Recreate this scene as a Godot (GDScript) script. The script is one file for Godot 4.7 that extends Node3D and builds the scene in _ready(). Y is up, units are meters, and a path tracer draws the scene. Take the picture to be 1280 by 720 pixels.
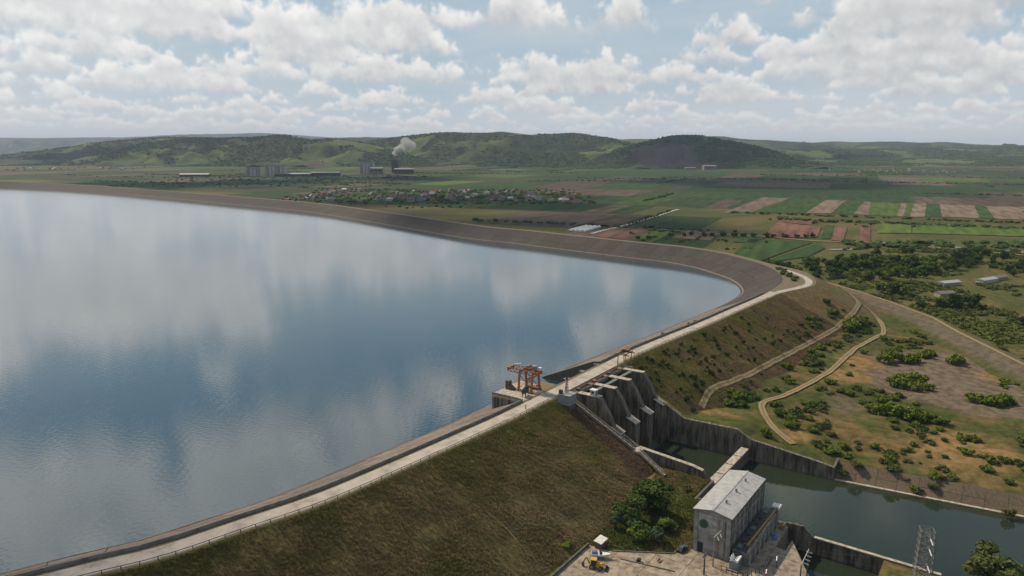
extends Node3D
# World frame: x to the right, y up, z towards the viewer; "d" below is forward distance (-z).
# Dam frame: s along the dam axis, n downstream, e elevation (yard = 0 m, crest = 22 m, lake = 8 m, river = -7 m).
const TH := 0.95594
const OX := 15.0
const OD := 282.0
const CREST := 22.0
const LAKE := 9.4
const RIVER := -7.0

var rng := RandomNumberGenerator.new()
var nz := FastNoiseLite.new()
var nz2 := FastNoiseLite.new()
var M := {}
var taken := {}
var ax_p := PackedVector2Array()
var ax_n := PackedVector2Array()
var ax_s := PackedFloat32Array()
var proto := {}

class MB:
	var v := PackedVector3Array()
	var ix := PackedInt32Array()
	var c := PackedColorArray()
	var u := PackedVector2Array()
	var col = null
	func tri(a: Vector3, b: Vector3, d: Vector3):
		var k := v.size()
		v.append(a); v.append(b); v.append(d)
		ix.append(k); ix.append(k + 1); ix.append(k + 2)
		if col != null:
			c.append(col); c.append(col); c.append(col)
	func quad(a: Vector3, b: Vector3, d: Vector3, e: Vector3):
		var k := v.size()
		v.append(a); v.append(b); v.append(d); v.append(e)
		ix.append(k); ix.append(k + 1); ix.append(k + 2)
		ix.append(k); ix.append(k + 2); ix.append(k + 3)
		if col != null:
			c.append(col); c.append(col); c.append(col); c.append(col)
	func hexa(p: Array):   # p[0..3] bottom ring, p[4..7] top ring
		quad(p[0], p[1], p[2], p[3]); quad(p[7], p[6], p[5], p[4])
		for i in 4:
			var j := (i + 1) % 4
			quad(p[i], p[i + 4], p[j + 4], p[j])
	func box(lo: Vector3, hi: Vector3):
		hexa([Vector3(lo.x, lo.y, lo.z), Vector3(hi.x, lo.y, lo.z), Vector3(hi.x, lo.y, hi.z), Vector3(lo.x, lo.y, hi.z),
			Vector3(lo.x, hi.y, lo.z), Vector3(hi.x, hi.y, lo.z), Vector3(hi.x, hi.y, hi.z), Vector3(lo.x, hi.y, hi.z)])
	func cbox(ctr: Vector3, size: Vector3):
		box(ctr - size / 2, ctr + size / 2)
	func bar(a: Vector3, b: Vector3, w: float, h: float):
		var f := (b - a).normalized()
		var up := Vector3.UP if absf(f.y) < 0.95 else Vector3.RIGHT
		var r := f.cross(up).normalized() * w / 2
		var q := r.cross(f).normalized() * h / 2
		hexa([a - r - q, a + r - q, b + r - q, b - r - q, a - r + q, a + r + q, b + r + q, b - r + q])
	func tube(a: Vector3, b: Vector3, r0: float, r1: float, k := 8, caps := true):
		var f := (b - a).normalized()
		var up := Vector3.UP if absf(f.y) < 0.95 else Vector3.RIGHT
		var r := f.cross(up).normalized()
		var q := r.cross(f).normalized()
		for i in k:
			var t0 := TAU * i / k
			var t1 := TAU * (i + 1) / k
			var d0 := r * cos(t0) + q * sin(t0)
			var d1 := r * cos(t1) + q * sin(t1)
			quad(a + d0 * r0, b + d0 * r1, b + d1 * r1, a + d1 * r0)
			if caps:
				tri(a, a + d0 * r0, a + d1 * r0)
				tri(b, b + d1 * r1, b + d0 * r1)
	func prism(poly: PackedVector2Array, x0: float, x1: float):   # polygon in (z, y), extruded along x
		var t := Geometry2D.triangulate_polygon(poly)
		for i in range(0, t.size(), 3):
			var a := poly[t[i]]
			var b := poly[t[i + 1]]
			var d := poly[t[i + 2]]
			tri(Vector3(x0, a.y, a.x), Vector3(x0, b.y, b.x), Vector3(x0, d.y, d.x))
			tri(Vector3(x1, a.y, a.x), Vector3(x1, d.y, d.x), Vector3(x1, b.y, b.x))
		for i in poly.size():
			var a := poly[i]
			var b := poly[(i + 1) % poly.size()]
			quad(Vector3(x0, a.y, a.x), Vector3(x1, a.y, a.x), Vector3(x1, b.y, b.x), Vector3(x0, b.y, b.x))
	func blob(ctr: Vector3, r: Vector3, n := 6, m := 8, rough := 0.0, seedv := 0.0):
		var ring := []
		for i in n + 1:
			var row := []
			var ph := PI * i / n
			for j in m:
				var t := TAU * j / m
				var d := Vector3(sin(ph) * cos(t), cos(ph), sin(ph) * sin(t))
				var w := 1.0 + rough * sin(d.x * 5.3 + seedv) * cos(d.z * 4.7 + seedv * 1.7 + d.y * 3.1)
				row.append(ctr + d * r * w)
			ring.append(row)
		for i in n:
			for j in m:
				var k := (j + 1) % m
				quad(ring[i][j], ring[i][k], ring[i + 1][k], ring[i + 1][j])
	func mesh(smooth := false) -> ArrayMesh:
		var a := []
		a.resize(Mesh.ARRAY_MAX)
		a[Mesh.ARRAY_VERTEX] = v
		a[Mesh.ARRAY_INDEX] = ix
		if c.size() == v.size() and c.size() > 0:
			a[Mesh.ARRAY_COLOR] = c
		if u.size() == v.size() and u.size() > 0:
			a[Mesh.ARRAY_TEX_UV] = u
		if smooth:
			var nn := PackedVector3Array()
			nn.resize(v.size())
			for i in range(0, ix.size(), 3):
				var g := (v[ix[i + 2]] - v[ix[i]]).cross(v[ix[i + 1]] - v[ix[i]])
				for k in 3:
					nn[ix[i + k]] += g
			for i in nn.size():
				nn[i] = nn[i].normalized()
			a[Mesh.ARRAY_NORMAL] = nn
		var m := ArrayMesh.new()
		m.add_surface_from_arrays(Mesh.PRIMITIVE_TRIANGLES, a)
		return m

# ---------------------------------------------------------------- helpers
func F(s: float, e: float, n: float) -> Vector3:
	return Vector3(OX + s * cos(TH) + n * sin(TH), e, -(OD + s * sin(TH) - n * cos(TH)))

func SN(x: float, d: float) -> Vector2:
	var a := x - OX
	var b := d - OD
	return Vector2(a * cos(TH) + b * sin(TH), a * sin(TH) - b * cos(TH))

func G(x: float, e: float, d: float) -> Vector3:
	return Vector3(x, e, -d)

func lin(r: float, g: float, b: float) -> Color:
	return Color(r, g, b)

func numbered(called: String) -> String:
	if not taken.has(called):
		taken[called] = 0
		return called
	taken[called] += 1
	return "%s_%03d" % [called, taken[called]]

func tag(o: Node, label: String, category: String, group := ""):
	o.set_meta("label", label)
	o.set_meta("category", category)
	if group != "":
		o.set_meta("group", group)
	return o

func thing(called: String, label: String, category: String, at := Vector3.ZERO, turn := 0.0, group := "") -> Node3D:
	var o := Node3D.new()
	o.name = numbered(called)
	add_child(o)
	o.position = at
	o.rotation.y = turn
	tag(o, label, category, group)
	return o

func obj(called: String, m: Mesh, mat: Material, parent: Node = null) -> MeshInstance3D:
	var o := MeshInstance3D.new()
	o.mesh = m
	o.material_override = mat
	if parent == null:
		o.name = numbered(called)
		add_child(o)
	else:
		o.name = called
		parent.add_child(o, true)
	return o

func struct(called: String, m: Mesh, mat: Material) -> MeshInstance3D:
	var o := obj(called, m, mat)
	o.set_meta("kind", "structure")
	return o

func copy(o: Node3D, label: String, group: String, at: Vector3, turn: float, size: Vector3) -> Node3D:
	var r: Node3D = o.duplicate()
	r.name = numbered(String(o.get_meta("base_name")))
	add_child(r)
	r.visible = true
	r.position = at
	r.rotation.y = turn
	r.scale = size
	tag(r, label, String(o.get_meta("category")), group)
	return r

func noise_tex(sd: int, freq: float, stops: Array, size := 512, kind := FastNoiseLite.TYPE_SIMPLEX_SMOOTH, oct := 5, normal := 0.0, gain := 0.55) -> NoiseTexture2D:
	var n := FastNoiseLite.new()
	n.seed = sd
	n.noise_type = kind
	n.frequency = freq
	n.fractal_octaves = oct
	n.fractal_gain = gain
	var t := NoiseTexture2D.new()
	t.width = size
	t.height = size
	t.seamless = true
	t.seamless_blend_skirt = 0.25
	t.noise = n
	if normal > 0.0:
		t.as_normal_map = true
		t.bump_strength = normal
	else:
		var g := Gradient.new()
		var off := PackedFloat32Array()
		var cols := PackedColorArray()
		for st in stops:
			off.append(st[0])
			cols.append(st[1])
		g.offsets = off
		g.colors = cols
		t.color_ramp = g
	return t

func wave_tex() -> ImageTexture:   # periodic sum of wind waves as a normal map
	var n := 512
	var r := RandomNumberGenerator.new()
	r.seed = 31
	var tab := PackedFloat32Array()
	tab.resize(n)
	for i in n:
		tab[i] = sin(TAU * i / n)
	var h := PackedFloat32Array()
	h.resize(n * n)
	for w in 34:
		var k := 14.0 * pow(5.0, r.randf())
		var a := 0.6 + r.randfn() * 0.75
		var kx := int(round(k * cos(a)))
		var ky := int(round(k * sin(a)))
		var ph := r.randi() % n
		var amp := 1.0 / k
		var at_ := 0
		for j in n:
			var s := posmod(ky * j + ph, n)
			for i in n:
				h[at_] += amp * tab[s]
				s = posmod(s + kx, n)
				at_ += 1
	var im := Image.create(n, n, false, Image.FORMAT_L8)
	for j in n:
		for i in n:
			im.set_pixel(i, j, grey(clampf(0.5 + h[j * n + i] * 1.1, 0.0, 1.0)))
	im.convert(Image.FORMAT_RGBA8)
	im.bump_map_to_normal_map(3.0)
	return ImageTexture.create_from_image(im)

func grey(v: float) -> Color:
	return Color(v, v, v)

func mat(color: Color, rough := 0.9, tex: Texture2D = null, scale := 0.1, metal := 0.0, bump: Texture2D = null, bump_cm := 0.0) -> StandardMaterial3D:
	var m := StandardMaterial3D.new()
	m.albedo_color = color.linear_to_srgb()
	m.roughness = rough
	m.metallic = metal
	if tex:
		m.albedo_texture = tex
	if bump:
		m.heightmap_enabled = true
		m.heightmap_texture = bump
		m.heightmap_scale = bump_cm
	if tex or bump:
		m.uv1_triplanar = true
		m.uv1_world_triplanar = true
		m.uv1_scale = Vector3(scale, scale, scale)
	return m

func vmat(tex: Texture2D, scale: float, rough := 0.95) -> StandardMaterial3D:
	var m := mat(Color(1, 1, 1), rough, tex, scale)
	m.vertex_color_use_as_albedo = true
	m.metallic_specular = 0.25
	return m

func sstep(a: float, b: float, x: float) -> float:
	var t := clampf((x - a) / (b - a), 0.0, 1.0)
	return t * t * (3.0 - 2.0 * t)

func pw(list: Array, x: float) -> float:   # piecewise linear
	if x <= list[0][0]:
		return list[0][1]
	for i in range(1, list.size()):
		if x <= list[i][0]:
			return lerpf(list[i - 1][1], list[i][1], (x - list[i - 1][0]) / (list[i][0] - list[i - 1][0]))
	return list[-1][1]

# ---------------------------------------------------------------- sky
var sky_n := FastNoiseLite.new()
var sky_f := FastNoiseLite.new()
# [azimuth, elevation, half width, half height, strength] in degrees: cloud banks (+) and blue gaps (-)
var banks := [
	[-32.0, 9.5, 12.0, 2.2, 0.30], [-24.0, 11.5, 10.0, 2.0, 0.25], [-11.0, 9.3, 6.5, 1.6, 0.34], [-12.0, 5.9, 6.0, 1.0, 0.26], [-5.0, 7.2, 3.0, 0.9, 0.15],
	[4.0, 10.6, 6.0, 1.4, 0.26], [3.5, 5.9, 6.0, 1.3, 0.26], [12.0, 5.0, 5.0, 1.2, 0.22], [12.5, 8.3, 2.5, 0.7, 0.2], [25.0, 7.0, 6.0, 1.8, 0.32], [33.0, 10.0, 8.0, 2.2, 0.36], [31.0, 5.4, 9.0, 1.6, 0.3],
	[-4.0, 8.8, 3.2, 2.0, -0.30], [10.0, 8.0, 6.0, 1.4, -0.22], [-24.0, 7.4, 7.0, 0.9, -0.10], [16.0, 10.6, 6.0, 1.0, -0.3], [-12.0, 12.5, 10.0, 1.5, -0.12],
	[-26.0, 9.0, 9.0, 3.0, 0.1], [-13.0, 16.0, 8.0, 3.0, -0.34], [-2.0, 14.5, 7.0, 4.0, -0.25], [6.0, 11.0, 5.0, 3.5, -0.10], [-32.0, 18.5, 6.0, 2.5, -0.32], [-24.0, 15.0, 5.0, 2.0, -0.18],
	[-33.0, 25.0, 6.0, 4.0, 0.34], [-17.0, 21.5, 5.0, 4.0, -0.22], [-22.0, 20.0, 4.0, 3.0, 0.26], [-25.0, 28.0, 5.0, 3.0, 0.25], [-10.0, 22.0, 4.0, 4.0, 0.22]]

func bank_bias(az: float, el: float) -> float:
	var c := 0.0
	for b in banks:
		var q: float = (az - b[0]) / b[2]
		var r: float = (el - b[1]) / b[3]
		var w := q * q + r * r
		if w < 6.0:
			c += b[4] * exp(-w)
	return c

func sky_color(az: float, el: float, sun_az: float, sun_el: float) -> Color:
	var ca := deg_to_rad(az - sun_az)
	var cosg := sin(deg_to_rad(el)) * sin(deg_to_rad(sun_el)) + cos(deg_to_rad(el)) * cos(deg_to_rad(sun_el)) * cos(ca)
	var glow := pow(maxf(0.0, cosg), 5.0)
	var blue := Color(0.27, 0.43, 0.57).lerp(Color(0.52, 0.62, 0.68), exp(-el / 7.0))
	blue = blue.lerp(Color(0.10, 0.23, 0.44), sstep(8.0, 30.0, el))
	blue += Color(0.20, 0.20, 0.20) * glow
	# thin high veil
	var veil := sky_n.get_noise_2d(az * 1.5, 300.0 + el * 5.0) * 0.6 + sky_f.get_noise_2d(az * 1.2, el * 5.0) * 0.4
	var out := blue.lerp(Color(0.70, 0.71, 0.71) + Color(0.25, 0.25, 0.24) * glow, clampf(lerpf(0.22, 0.04, sstep(10.0, 16.0, el)) + veil * 0.55, 0.0, 0.7))
	var left := 1.0
	var acc := Color(0, 0, 0, 0)
	var k := 21
	while k >= 0 and left > 0.02:
		var b := 1.2 * pow(1.22, k)
		var wob := sky_n.get_noise_2d(az * 4.0 / (1.0 + b * 0.12), k * 91.0) * 0.10 * b
		var lo := b * 0.95 + wob
		var T := (0.42 if b < 11.0 else 0.60) * b + 0.25
		if el > lo - 0.02 * b and el < lo + T * 1.6:
			var u := az * 12.0 / (b + 2.2)
			var c := sky_n.get_noise_2d(u * 5.0 + k * 47.0, k * 133.0) * 1.15 + (0.16 if b < 9.0 else 0.08) + bank_bias(az, b * 1.2) * 2.2 + 0.30 * exp(-b / 3.0)
			if c > -0.35:
				var f := sky_f.get_noise_2d(u * 5.5 + k * 31.0, el * 62.0 / (b + 1.2)) + 0.35 * sky_f.get_noise_2d(u * 21.0, el * 190.0 / (b + 1.2) + k * 7.0)
				var hgt := T * clampf(c * 1.15 + 0.12, 0.0, 1.35)
				var d := (lo + hgt - el) / T + 0.42 * f
				var a := sstep(0.0, 0.30, d) * sstep(-0.03 * b, 0.14 * b, el - lo + f * 0.09 * b)
				if a > 0.003:
					var tt := clampf((el - lo) / maxf(hgt, 0.05), 0.0, 1.2)
					var lit := clampf(0.16 + 0.85 * tt + (0.42 if b < 11.0 else 0.95) * f + 0.32 * (1.0 - sstep(0.0, 0.45, d)), 0.0, 1.0)
					var cl := Color(0.44, 0.46, 0.49).lerp(Color(0.88, 0.87, 0.845), lit)
					cl += Color(0.62, 0.61, 0.585) * glow
					acc += cl * (left * a)
					left *= 1.0 - a
		k -= 1
	out = out * left + acc
	var hz := exp(-el / 2.2) * 0.75 + 0.16 * exp(-el / 7.0)
	out = out.lerp(Color(0.70, 0.70, 0.69), clampf(hz, 0.0, 1.0))
	out = out * 0.5
	out.a = 1.0
	return out

func make_sky(sun_az: float, sun_el: float) -> ImageTexture:
	sky_n.seed = 11
	sky_n.noise_type = FastNoiseLite.TYPE_SIMPLEX_SMOOTH
	sky_n.frequency = 0.014
	sky_n.fractal_octaves = 3
	sky_n.fractal_gain = 0.5
	sky_f.seed = 5
	sky_f.noise_type = FastNoiseLite.TYPE_SIMPLEX_SMOOTH
	sky_f.frequency = 0.055
	sky_f.fractal_octaves = 4
	sky_f.fractal_gain = 0.6
	var w := 768
	var h := 384
	var im := Image.create(w, h, false, Image.FORMAT_RGB8)
	for j in h:
		var el := 90.0 - (j + 0.5) * 180.0 / h
		for i in w:
			if el < 0.0:
				im.set_pixel(i, j, Color(0.42, 0.43, 0.42))
			else:
				im.set_pixel(i, j, sky_color(wrapf((i + 0.5) * 360.0 / w, -180.0, 180.0), el, sun_az, sun_el).linear_to_srgb())
	im.resize(4096, 2048, Image.INTERPOLATE_CUBIC)
	var px := 360.0 / 4096.0
	var y0 := 1024 - 190
	for j in range(y0, 1025):
		var el := maxf(0.02, 90.0 - (j + 0.5) * px)
		for i in range(-560, 560):
			im.set_pixel(posmod(i, 4096), j, sky_color((i + 0.5) * px, el, sun_az, sun_el).linear_to_srgb())
	return ImageTexture.create_from_image(im)

func setting():
	var cam := Camera3D.new()
	cam.name = "camera"
	cam.fov = 43.0
	cam.near = 1.0
	cam.far = 60000.0
	add_child(cam)
	cam.position = Vector3(0, 120, 0)
	cam.rotation_degrees = Vector3(-10.84, 0, 0)
	cam.current = true
	var sun_az := -50.0
	var sun_el := 47.0
	var sun := DirectionalLight3D.new()
	sun.name = "sun"
	add_child(sun)
	var a := deg_to_rad(sun_az)
	var b := deg_to_rad(sun_el)
	sun.look_at_from_position(Vector3.ZERO, -Vector3(sin(a) * cos(b), sin(b), -cos(a) * cos(b)))
	sun.light_energy = 1.6
	sun.light_color = Color(1.0, 0.92, 0.80)
	sun.light_angular_distance = 0.6
	sun.shadow_enabled = true
	var sky := Sky.new()
	var pm := PanoramaSkyMaterial.new()
	pm.panorama = make_sky(sun_az, sun_el)
	pm.energy_multiplier = 2.0
	sky.sky_material = pm
	var env := Environment.new()
	env.background_mode = Environment.BG_SKY
	env.sky = sky
	env.tonemap_mode = Environment.TONE_MAPPER_LINEAR
	env.tonemap_exposure = 1.0
	env.sdfgi_enabled = true
	env.ssao_enabled = true
	env.ssil_enabled = true
	env.fog_enabled = true
	env.fog_density = 0.000032
	env.fog_light_color = Color(0.82, 0.90, 1.0)
	env.volumetric_fog_enabled = true
	env.volumetric_fog_density = 0.0
	var we := WorldEnvironment.new()
	we.name = "environment"
	we.environment = env
	add_child(we)

# ---------------------------------------------------------------- materials
func make_materials():
	var stain := noise_tex(3, 0.0045, [[0.0, Color(0.56, 0.54, 0.51)], [0.42, Color(0.82, 0.81, 0.79)], [0.65, Color(0.93, 0.93, 0.92)], [1.0, grey(1.0)]], 1024, FastNoiseLite.TYPE_SIMPLEX, 9, 0.0, 0.68)
	var soil := noise_tex(7, 0.006, [[0.0, Color(0.52, 0.55, 0.46)], [0.38, Color(0.74, 0.76, 0.66)], [0.6, Color(0.91, 0.89, 0.82)], [1.0, Color(1, 0.97, 0.9)]], 1024, FastNoiseLite.TYPE_SIMPLEX, 9, 0.0, 0.74)
	var bumpy := noise_tex(13, 0.03, [[0.0, grey(0.0)], [1.0, grey(1.0)]], 512)
	M.ground = vmat(soil, 0.020)
	M.slope = vmat(soil, 0.030)
	M.hill = vmat(noise_tex(21, 0.03, [[0.0, grey(0.45)], [0.5, grey(0.8)], [1.0, grey(1.0)]], 1024, FastNoiseLite.TYPE_SIMPLEX_SMOOTH, 6), 0.0022)
	M.field = vmat(noise_tex(23, 0.012, [[0.0, grey(0.62)], [0.5, grey(0.86)], [1.0, grey(1.0)]], 512, FastNoiseLite.TYPE_SIMPLEX_SMOOTH, 6), 1.0)
	M.field.uv1_triplanar = false
	M.field.uv1_scale = Vector3.ONE
	M.leaf = StandardMaterial3D.new()
	M.leaf.vertex_color_use_as_albedo = true
	M.leaf.roughness = 0.8
	M.leaf.metallic_specular = 0.2
	M.leaf.backlight_enabled = true
	M.leaf.backlight = Color(0.45, 0.5, 0.25)
	M.grass = StandardMaterial3D.new()
	M.grass.vertex_color_use_as_albedo = true
	M.grass.roughness = 0.9
	M.grass.metallic_specular = 0.15
	M.bark = mat(lin(0.05, 0.04, 0.03), 0.95)
	M.road = mat(lin(0.375, 0.340, 0.288), 0.9, noise_tex(41, 0.004, [[0.0, grey(0.70)], [0.45, grey(0.90)], [1.0, grey(1.0)]], 1024, FastNoiseLite.TYPE_SIMPLEX, 8, 0.0, 0.7), 0.03)
	M.slab = mat(lin(0.165, 0.130, 0.112), 0.95, stain, 0.045)
	M.slab_far = mat(lin(0.040, 0.034, 0.029), 0.95, stain, 0.045)  # lining of the far bank, darker than the near slabs
	M.slab_far_b = mat(lin(0.050, 0.043, 0.037), 0.95, stain, 0.04)
	M.slab_b = mat(lin(0.135, 0.112, 0.100), 0.95, stain, 0.05)
	M.slab_c = mat(lin(0.185, 0.155, 0.135), 0.95, stain, 0.055)
	M.joint = mat(lin(0.05, 0.045, 0.035), 0.95, soil, 0.1)
	M.conc = mat(lin(0.22, 0.20, 0.175), 0.92, stain, 0.07)
	M.conc_dark = mat(lin(0.115, 0.105, 0.092), 0.92, stain, 0.08)
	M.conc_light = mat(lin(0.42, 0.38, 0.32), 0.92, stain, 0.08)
	M.wall_stain = mat(lin(0.215, 0.188, 0.152), 0.92, noise_tex(43, 0.006, [[0.0, Color(0.30, 0.29, 0.27)], [0.36, Color(0.52, 0.50, 0.47)], [0.55, Color(0.85, 0.84, 0.81)], [1.0, grey(1.0)]], 1024, FastNoiseLite.TYPE_SIMPLEX, 8, 0.0, 0.66), 0.07)
	M.wall_stain.uv1_scale = Vector3(0.075, 0.010, 0.075)
	M.house = mat(lin(0.33, 0.32, 0.30), 0.9, stain, 0.05)
	M.house_panel = mat(lin(0.20, 0.165, 0.125), 0.85, stain, 0.12)
	M.roof = mat(lin(0.36, 0.365, 0.36), 0.55, M.road.albedo_texture, 0.08)
	M.track = mat(lin(0.30, 0.235, 0.150), 0.95, soil, 0.15)
	M.track_edge = mat(lin(0.215, 0.165, 0.095), 0.95, soil, 0.12)
	M.verge = mat(lin(0.15, 0.125, 0.085), 0.95, soil, 0.12)
	M.verge_light = mat(lin(0.16, 0.135, 0.10), 0.95, soil, 0.12)
	M.dirt = mat(lin(0.22, 0.15, 0.095), 0.95, soil, 0.1)
	M.orange = mat(lin(0.42, 0.145, 0.025), 0.6, stain, 0.3)
	M.rust = mat(lin(0.24, 0.115, 0.05), 0.8, stain, 0.4)
	M.yellow = mat(lin(0.62, 0.36, 0.03), 0.5, stain, 0.5)
	M.yellow_dull = mat(lin(0.34, 0.23, 0.07), 0.7, stain, 0.4)
	M.steel = mat(lin(0.30, 0.30, 0.29), 0.55, stain, 0.4, 0.2)
	M.pylon = mat(lin(0.17, 0.17, 0.165), 0.6, stain, 0.4)
	M.steel_dark = mat(lin(0.07, 0.07, 0.07), 0.6, stain, 0.4, 0.2)
	M.green_paint = mat(lin(0.035, 0.085, 0.06), 0.6, stain, 0.3)
	M.green_grey = mat(lin(0.16, 0.19, 0.17), 0.7, stain, 0.2)
	M.grey_paint = mat(lin(0.26, 0.28, 0.30), 0.6, stain, 0.15)
	M.white = mat(lin(0.75, 0.74, 0.71), 0.5, stain, 0.3)
	M.ceramic = mat(lin(0.70, 0.70, 0.68), 0.25)
	M.blue = mat(lin(0.03, 0.09, 0.25), 0.6)
	M.red = mat(lin(0.35, 0.03, 0.03), 0.6)
	M.car = mat(lin(0.012, 0.016, 0.03), 0.25)
	M.car.clearcoat_enabled = true
	M.car.clearcoat = 1.0
	M.car.clearcoat_roughness = 0.05
	M.glass = mat(lin(0.02, 0.025, 0.03), 0.08)
	M.tyre = mat(lin(0.02, 0.02, 0.02), 0.9)
	M.black = mat(lin(0.02, 0.02, 0.02), 0.8)
	M.yard = mat(lin(0.30, 0.25, 0.19), 0.95, stain, 0.05)
	M.yard_b = mat(lin(0.26, 0.215, 0.165), 0.95, stain, 0.06)
	M.stone = mat(lin(0.17, 0.125, 0.10), 0.95, soil, 0.12, 0.0, bumpy, 8.0)
	M.stone_b = mat(lin(0.145, 0.11, 0.092), 0.95, soil, 0.1, 0.0, bumpy, 8.0)
	M.plaster = [mat(lin(0.26, 0.23, 0.19), 0.9), mat(lin(0.38, 0.36, 0.33), 0.9), mat(lin(0.34, 0.27, 0.2), 0.9), mat(lin(0.25, 0.23, 0.22), 0.9)]
	M.tile = [mat(lin(0.16, 0.06, 0.04), 0.9), mat(lin(0.11, 0.055, 0.045), 0.9), mat(lin(0.13, 0.12, 0.115), 0.9), mat(lin(0.30, 0.31, 0.31), 0.7)]
	M.water = mat(lin(0.013, 0.036, 0.048), 0.045)
	M.water.normal_enabled = true
	M.water.normal_texture = wave_tex()
	M.water.normal_scale = 0.07
	M.water.metallic_specular = 0.7
	M.water.clearcoat_enabled = true
	M.water.clearcoat = 0.18
	M.water.clearcoat_roughness = 0.05

	M.water.uv1_triplanar = true
	M.water.uv1_world_triplanar = true
	M.water.uv1_scale = Vector3(0.021, 0.021, 0.021)
	M.river = M.water.duplicate()
	M.river.albedo_color = lin(0.019, 0.027, 0.016).linear_to_srgb()
	M.river.normal_scale = 0.06
	M.river.clearcoat_enabled = false
	M.river.metallic_specular = 0.38
	M.river.uv1_scale = Vector3(0.03, 0.03, 0.03)

# ---------------------------------------------------------------- dam axis
func make_axis():
	var pts := PackedVector2Array()
	for p in [[-900, 150], [-520, 80], [-300, 78], [-190, 107], [-140, 133], [-103, 156], [-87, 165], [-72, 178], [-55, 193], [-37, 214], [-20, 235]]:
		pts.append(Vector2(p[0], p[1]))
	for s in [-30, -10, 10, 30, 50, 70]:
		var w := F(s, 0, 0)
		pts.append(Vector2(w.x, -w.z))
	for p in [[77, 366], [108, 403], [138, 441], [166, 476], [190, 509], [208, 541], [217, 576], [219, 613], [213, 649], [200, 692], [175, 732], [132, 772], [73, 829], [17, 885], [-41, 936], [-200, 1142], [-352, 1327], [-556, 1503], [-828, 1733], [-1171, 2000], [-1520, 2192], [-2300, 2500], [-3000, 2300], [-3000, 1200], [-2000, 400]]:
		pts.append(Vector2(p[0], p[1]))
	var n := pts.size()
	var fine := PackedVector2Array()
	for i in n:
		var a := pts[(i + n - 1) % n]
		var b := pts[i]
		var c := pts[(i + 1) % n]
		var d := pts[(i + 2) % n]
		var near := maxf(absf(b.x), absf(c.x)) < 420.0 and maxf(b.y, c.y) < 1600.0
		var k := int(ceil(b.distance_to(c) / (4.0 if near else 25.0)))
		for j in k:
			fine.append(b.cubic_interpolate(c, a, d, float(j) / k))
	ax_p = fine
	var zero := 0
	var best := 1e9
	for i in fine.size():
		var q := fine[i].distance_to(Vector2(OX, OD))
		if q < best:
			best = q
			zero = i
	ax_s.resize(fine.size())
	ax_n.resize(fine.size())
	var run := 0.0
	for i in fine.size():
		var p0 := fine[(i + fine.size() - 1) % fine.size()]
		var p1 := fine[(i + 1) % fine.size()]
		var t := (p1 - p0).normalized()
		ax_n[i] = Vector2(t.y, -t.x)
		if i > 0:
			run += fine[i].distance_to(fine[i - 1])
		ax_s[i] = run
	var off := ax_s[zero] + (SN(fine[zero].x, fine[zero].y).x * -1.0)
	for i in fine.size():
		ax_s[i] -= off

func ax_index(s: float) -> int:
	return clampi(ax_s.bsearch(s), 1, ax_p.size() - 1)

func dam_at(s: float, n: float, e: float) -> Vector3:
	var i := ax_index(s)
	var t := clampf((s - ax_s[i - 1]) / maxf(0.01, ax_s[i] - ax_s[i - 1]), 0.0, 1.0)
	var p := ax_p[i - 1].lerp(ax_p[i], t)
	var q := ax_n[i - 1].lerp(ax_n[i], t).normalized()
	return Vector3(p.x + q.x * n, e, -(p.y + q.y * n))

func dam_edge(s: float) -> float:   # downstream edge of the crest; wider at the bend
	var p := dam_at(s, 0, 0)
	return 4.2 + 15.0 * sstep(75.0, 20.0, Vector2(p.x, -p.z).distance_to(Vector2(212, 556)))

func dam_run(s: float) -> float:
	var a := sstep(45.0, 8.0, 8.5 - s) if s < 30.0 else sstep(45.0, 8.0, s - 51.5)
	return lerpf(2.14, 1.87, a)

func slope_e(s: float, n: float) -> float:
	return CREST - maxf(0.0, n - dam_edge(s)) / dam_run(s)

func relief(s: float, n: float) -> float:
	var p := dam_at(s, n, 0.0)
	return (nz.get_noise_2d(p.x * 7.0, p.z * 7.0) * 0.5 + nz2.get_noise_2d(p.x * 2.0, p.z * 2.0) * 0.6) * sstep(0.0, 4.0, n - dam_edge(s))

func strip(samples: PackedFloat32Array, n0: float, e0: float, n1: float, e1: float, mb: MB):
	for i in samples.size() - 1:
		mb.quad(dam_at(samples[i], n0, e0), dam_at(samples[i + 1], n0, e0), dam_at(samples[i + 1], n1, e1), dam_at(samples[i], n1, e1))

func samples(a: float, b: float, step: float) -> PackedFloat32Array:
	var out := PackedFloat32Array()
	var k := int(ceil((b - a) / step))
	for i in k + 1:
		out.append(a + (b - a) * i / k)
	return out

# ---------------------------------------------------------------- ground
var wall_top := [[18.0, 22.0], [22.9, 10.4], [34.0, 6.5], [37.8, 4.5], [60.9, 4.9], [66.7, 1.9], [93.8, -1.1], [99.5, -2.0]]

func bank_s(n: float) -> float:   # water's edge on the far bank of the river
	return 51.0 + maxf(0.0, n - 99.0) * 0.115

func wet(s: float, n: float) -> bool:
	if n < 18.0:
		return false
	if n < 66.0:
		return s > 9.5 and s < 50.5
	if n < 97.0:
		return s > -8.0 and s < 50.5
	if n < 99.4:
		return s > -60.0 and s < 50.5
	var left := -60.0 if n < 126.0 else -13.0
	if n > 143.0:
		left = -14.0 + 19.0 * sstep(143.0, 150.0, n) + 3.0 * nz.get_noise_2d(n * 6.0, 3.0)
	return s > left and s < bank_s(n) + 1.5 and n < 420.0

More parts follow.
